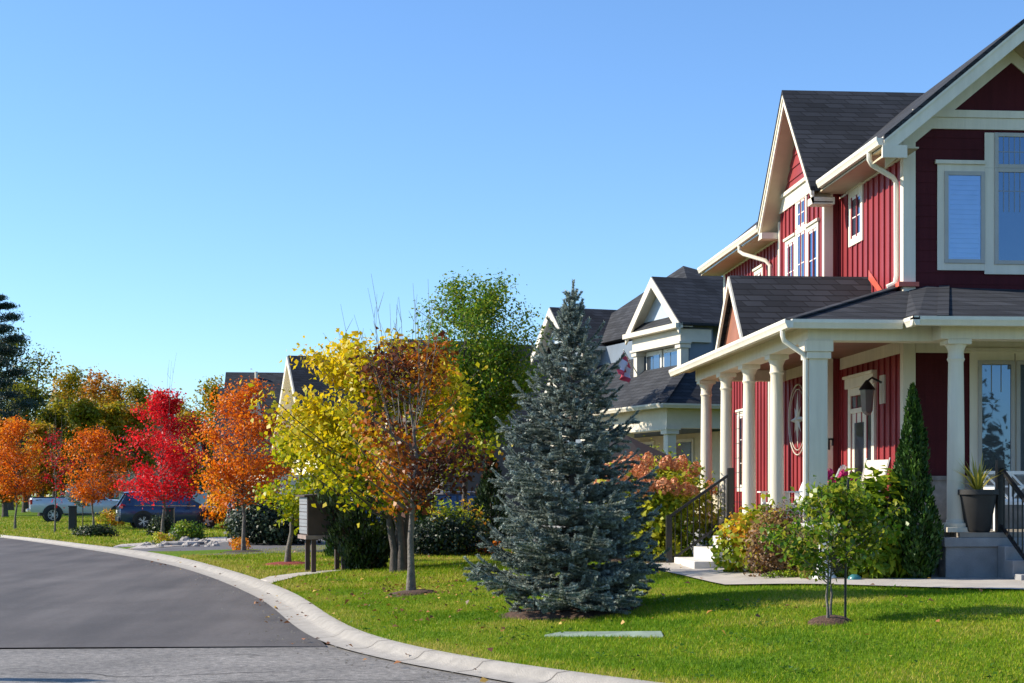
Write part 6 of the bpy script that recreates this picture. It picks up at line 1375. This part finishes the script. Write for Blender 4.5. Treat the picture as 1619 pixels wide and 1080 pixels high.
for xx in (0.03, Lb - .03):
    for yy in (-.38, .015): m = MB(); m.box((xx - .03, yy - .03, 0), (xx + .03, yy + .03, .38 if yy < 0 else .379)); m.build('leg', M_WHITE, bn)
    m = MB(); m.box((xx - .03, -.40, .60), (xx + .03, -.001, .64)); m.box((xx - .025, -.39, .419), (xx + .025, -.34, .60)); m.build('armrest', M_WHITE, bn)
# compass star on the bay wall, lantern by the door, house number
st = thing('wall_star', 'pale compass star ornament in a ring on the red wall of the porch', 'wall ornament', (XB - .055, 29.15, 3.13))
ms = mat_plain('ivory_metal', (.60, .54, .44), .5, .2, var=.05)
m = MB(); prof_n = 36
for rad_, th_ in ((.66, .013), (.57, .009)):
    m.tube([(0, rad_ * math.cos(2 * math.pi * i / prof_n), rad_ * math.sin(2 * math.pi * i / prof_n)) for i in range(prof_n + 1)], th_, 6)
m.build('ring', ms, st)
m = MB()
for k in range(8):
    a = k * math.pi / 4; L = .54 if k % 2 == 0 else .34; w_ = .07; t = (0, math.cos(a), math.sin(a)); sdv = (0, -math.sin(a), math.cos(a))
    m.add([(0, 0, 0), (-.045, 0, 0), tuple(L * c for c in t), (0, w_ * sdv[1] + .09 * t[1], w_ * sdv[2] + .09 * t[2]), (0, -w_ * sdv[1] + .09 * t[1], -w_ * sdv[2] + .09 * t[2])], [(1, 3, 2), (1, 2, 4), (0, 2, 3), (0, 4, 2)])
m.build('star', ms, st)
ln = thing('wall_lantern', 'dark wall lantern beside the front door', 'lantern', (XW - .03, 25.05, 3.32)); m = MB(); m.box((-.0, -.12, -.12), (.028, .12, .34)); m.build('backplate', M_TRIM2, ln)
m = MB(); m.tube([(0, 0, .22), (-.16, 0, .30), (-.24, 0, .24)], .018, 8); m.lathe([(.02, .26), (.05, .22), (.13, .12), (.135, .10)], (-.24, 0, 0), 12); m.build('bracket', M_BLACK, ln)
m = MB(); m.lathe([(.115, .098), (.09, -.238), (.06, -.28), (.015, -.31)], (-.24, 0, 0), 6); m.build('glass_shade', mat_plain('seeded_glass', (.16, .15, .15), .2, var=.1), ln)
m = MB()
m.box((-.012, -.05, -.03), (0, -.02, .10)); m.box((-.012, -.05, .07), (0, .05, .10)); m.box((-.012, .02, -.10), (0, .05, .07)); o = m.build('house_number', M_BLACK); o.location = (XB + .09, YB0 - .032, 2.62); o.rotation_euler = (0, 0, R(90)); tag(o, 'small black numeral plate on the bay corner board', 'number')
# wire trellis on the porch side
tr_ = thing('wire_trellis', 'black wire trellis standing on the porch between the second and fourth columns', 'trellis', (6.35, 28.3, ZF)); m = MB()
for i in range(4): m.tube([(0, -.75 + .5 * i, 0), (0, -.75 + .5 * i, 2.05)], .008, 5)
for i in range(8): m.tube([(0.012, -.78, .12 + .27 * i), (0.012, .78, .12 + .27 * i)], .006, 5)
m.build('wires', M_BLACK, tr_)
# black garden umbrella / shed roof seen beyond the hydrangea
q = W(990, 760, 35.5); um = thing('garden_umbrella', 'black tilted garden umbrella with a dark red lining beyond the hydrangea', 'umbrella', (q[0], q[1], float(zg(q[0], q[1]))))
m = MB(); m.tube([(0, 0, -.1), (0, 0, 2.7)], .025, 8); m.build('pole', M_BLACK, um)
m = MB(); n = 8; v = [(0, 0, 2.75)]
for i in range(n): a = 2 * math.pi * i / n + .2; v.append((1.55 * math.cos(a), 1.55 * math.sin(a), 2.05))
m.add(v, [(0, 1 + i, 1 + (i + 1) % n) for i in range(n)]); m.add([(p_[0], p_[1], p_[2] - .012) for p_ in v[:1]] + [(p_[0], p_[1], p_[2] - .012) for p_ in v[1:]], [(0, 1 + (i + 1) % n, 1 + i) for i in range(n)])
for i in range(n):
    a_, b_ = v[1 + i], v[1 + (i + 1) % n]; m.add([a_, b_, (b_[0], b_[1], b_[2] - .16), (a_[0], a_[1], a_[2] - .16)], [(0, 1, 2, 3)])
m.build('canopy', mat_plain('black_canvas', (.014, .012, .013), .9, var=.2), um)
# off-frame street lamp whose shadow falls across the worn surface
q = W(-650, 780, 15.6); lp = thing('street_lamp', 'street lamp left of the road whose head throws the thin shadow on the worn asphalt', 'street lamp', (q[0] - 1.2, q[1], 0)); m = MB(); m.tube([(0, 0, -.1), (0, 0, 3.6)], [.05, .035], 10); m.build('pole', M_BLACK, lp); m = MB(); m.lathe([(.04, 3.5), (.12, 3.6), (.14, 4.0), (.17, 4.05), (.05, 4.2), (.02, 4.3)], n=16); m.build('lamp_head', M_BLACK, lp)

# cracks, stains and grit on the worn road
m = MB(); rg = random.Random(12); zc = .0035
def crack(x, y, a, L, w_):
    pts = [(x, y)]
    for i in range(int(L / .12)):
        a += rg.uniform(-.45, .45); x += .12 * math.cos(a); y += .12 * math.sin(a); pts.append((x, y))
    for i in range(len(pts) - 1):
        (xa, ya), (xb, yb) = pts[i], pts[i + 1]; l_ = math.hypot(xb - xa, yb - ya); nx_, ny_ = -(yb - ya) / l_ * w_ * rg.uniform(.5, 1.3), (xb - xa) / l_ * w_ * rg.uniform(.5, 1.3)
        m.add([(xa - nx_, ya - ny_, zc), (xa + nx_, ya + ny_, zc), (xb + nx_, yb + ny_, zc), (xb - nx_, yb - ny_, zc)], [(0, 3, 2, 1)])
for x, y, a, L in ((-2.2, 17.3, .1, 1.1), (-4.5, 16.6, 2.8, 2.2), (-1.0, 15.6, 2.7, 2.8), (-5.5, 15.2, .3, 1.8), (.2, 14.8, 3.0, 2.0), (-3.0, 14.6, .2, 2.0)): crack(x, y, a, L, .009)
tag(m.build('road_cracks', mat_plain('crack_dirt', (.05, .045, .04), .9)), kind='structure')
m = MB(); rg = random.Random(21)                     # grit and crumbs along the gutter
for i in range(700):
    k = rg.random(); j = int(k * (len(gsm) - 1)); g_ = gsm[j]
    if not 12 < g_[1] < 48: continue
    s_ = rg.uniform(.006, .02); x, y = g_[0] - abs(rg.gauss(0, .35)), g_[1] + rg.uniform(-.4, .4); z = .013 if y > 18.2 else .001
    m.add([(x - s_, y - s_ * .6, z), (x + s_, y - s_, z), (x + s_ * .7, y + s_, z), (x - s_ * .6, y + s_ * .8, z), (x, y, z + s_)], [(0, 1, 4), (1, 2, 4), (2, 3, 4), (3, 0, 4)])
tag(m.build('road_grit', mat_plain('grit', (.20, .18, .15), .9, var=.5, scale=30)), 'grit and crumbs scattered along the gutter of the road', 'grit', kind='stuff')
# ------------------------------------------------------------------ grass blades and fallen leaves
M_BLADE = mat_leaf('grass_blade', [(0, (.06, .155, .004)), (.4, (.15, .28, .005)), (.75, (.33, .37, .010)), (1, (.52, .41, .10))], .25, .6, rough=.6, spec=.12)
def blades(name, n, x0, x1, y0, y1, h, wid, seed, dense):
    rng = np.random.default_rng(seed); X = rng.uniform(x0, x1, n); Y = y0 + (y1 - y0) * rng.uniform(0, 1, n) ** dense
    d = edge_dist(X, Y); keep = d > .0
    # inside the view wedge, with a wide margin for a step aside
    dp = depth(X, Y); keep &= np.abs((X * CS - Y * SN) / dp) < .42
    for P in EXCL: keep &= ~pip(X, Y, P)
    for x, y, r_ in RINGS: keep &= np.hypot(X - x, Y - y) > r_
    X, Y, d = X[keep], Y[keep], d[keep]; n = len(X); Z = zg(X, Y); a = rng.uniform(0, 6.28, n); ln = rng.normal(0, .45, (n, 2)); patch = .75 + .35 * np.sin(X * 1.1 + .7 * np.sin(Y * .8)) * np.sin(Y * .9 + 1.1); L = h * rng.uniform(.5, 1.2, n) * (.75 + .35 * patch)
    b = np.stack([X, Y, Z - .004], 1); sd_ = np.stack([np.cos(a), np.sin(a), 0 * a], 1) * (wid * rng.uniform(.7, 1.2, n))[:, None]; tip = b + np.stack([ln[:, 0] * L, ln[:, 1] * L, L], 1)
    v = np.stack([b - sd_, b + sd_, tip], 1).reshape(-1, 3); far = smooth((Y - 22) / 16.0)
    pn = sum(np.sin(X * k1 + Y * k2 + p_) for k1, k2, p_ in ((.9, .5, 0), (-.6, 1.1, 2), (1.9, -1.3, 4), (.3, 2.3, 1))) / 4
    pf = sum(np.sin(X * k1 + Y * k2 + p_) for k1, k2, p_ in ((5.1, 2.2, 0), (-3.3, 6.1, 2), (7.9, -4.3, 4), (2.3, 8.3, 1))) / 4
    ti = .45 + .36 * pn + .16 * pf + .24 * far - .10 * smooth((X - 3) / 6) + .06 * np.sign(np.sin((X * .82 + Y * .57) * 3.4)) + .30 * np.exp(-((d - .25) / .3) ** 2) + sum(.38 * np.exp(-(((X - x) / s1) ** 2 + ((Y - y) / s2) ** 2)) for x, y, s1, s2 in ((1.5, 19.0, .8, .5), (4.2, 17.2, 1.1, .4), (2.3, 21.2, 1.2, .7), (6.3, 16.6, .9, .3), (.6, 25.5, .8, 1.0), (3.4, 15.4, .7, .3), (5.2, 18.4, .6, .3))) + rng.normal(0, .07, n) + .40 * (rng.uniform(size=n) < .10)
    tag(np_mesh(name, v, np.arange(3 * n).reshape(n, 3), M_BLADE, None, np.clip(ti, 0, 1)), 'short mown grass of the lawns beside the road' if seed == 1 else 'mown grass of the farther lawns', 'grass', kind='stuff')
blades('grass', 720000, -3, 15, 10.5, 27, .042, .0040, 1, 1.25)
blades('grass', 260000, -8, 12, 27, 50, .065, .009, 2, 1.4)
blades('grass', 220000, -42, 20, 50, 110, .09, .022, 3, 1.5)
rng = np.random.default_rng(8)
L_FALL = mat_leaf('fallen_leaf', [(0, (.10, .045, .025)), (.5, (.25, .11, .05)), (.8, (.42, .17, .05)), (1, (.55, .38, .08))], .15, .9)
C = []
def drop(n, cx, cy, sx_, sy_, lift=.045):
    X = rng.normal(cx, sx_, n); Y = rng.normal(cy, sy_, n); Z = zg(X, Y) + lift; ok = edge_dist(X, Y) > -1.0
    for x, y, z in zip(X[ok], Y[ok], Z[ok]): C.append((x, y, max(z, .05)))
p = gp(650, 940); drop(230, p[0] + .3, p[1] + .6, 2.0, 2.2); drop(60, p[0] - .8, p[1], 1.2, 2.5)
p = gp(500, 890); drop(150, p[0] + .5, p[1], 2.2, 2.4); p = gp(300, 880); drop(60, p[0], p[1], 3, 4); drop(34, 5, 19, 3.5, 2.6); drop(24, 2.5, 18, 2, 2); drop(120, .5, 22, 1.2, 3.5)
C = np.array(C); n = len(C); v, q_ = leaf_arrays(rng, C, .062, rng.normal(size=(n, 3)) * np.array([1, 1, .15]), rng.normal(size=(n, 3)) * .35 + np.array([0, 0, 1.]), .8, .2)
tag(np_mesh('fallen_leaves', v, q_, L_FALL, None, rng.uniform(.1, .9, n)), 'scattered brown and orange fallen leaves on the lawn and kerb', 'leaves', kind='stuff')

# low broad-leaved weeds and clover in the turf
rng = np.random.default_rng(31); W0 = []
for _ in range(190):
    cx, cy = rng.uniform(-2, 12), rng.uniform(13, 34)
    if edge_dist(np.array([cx]), np.array([cy]))[0] < .15 or any(pip(np.array([cx]), np.array([cy]), P)[0] for P in EXCL): continue
    k = int(rng.integers(6, 26)); sp_ = rng.uniform(.05, .28); X = cx + rng.normal(0, sp_, k); Y = cy + rng.normal(0, sp_, k)
    W0.append(np.stack([X, Y, zg(X, Y) + rng.uniform(.03, .05, k)], 1))
C = np.concatenate(W0); n = len(C); v, q_ = leaf_arrays(rng, C, .045, rng.normal(size=(n, 3)) * np.array([1, 1, .2]), rng.normal(size=(n, 3)) * .35 + np.array([0, 0, 1.]), .8, .1)
tag(np_mesh('lawn_weeds', v, q_, L_SHRUB, None, rng.uniform(.2, .7, n)), 'patches of clover and broad leaved weeds in the lawn', 'weeds', kind='stuff')
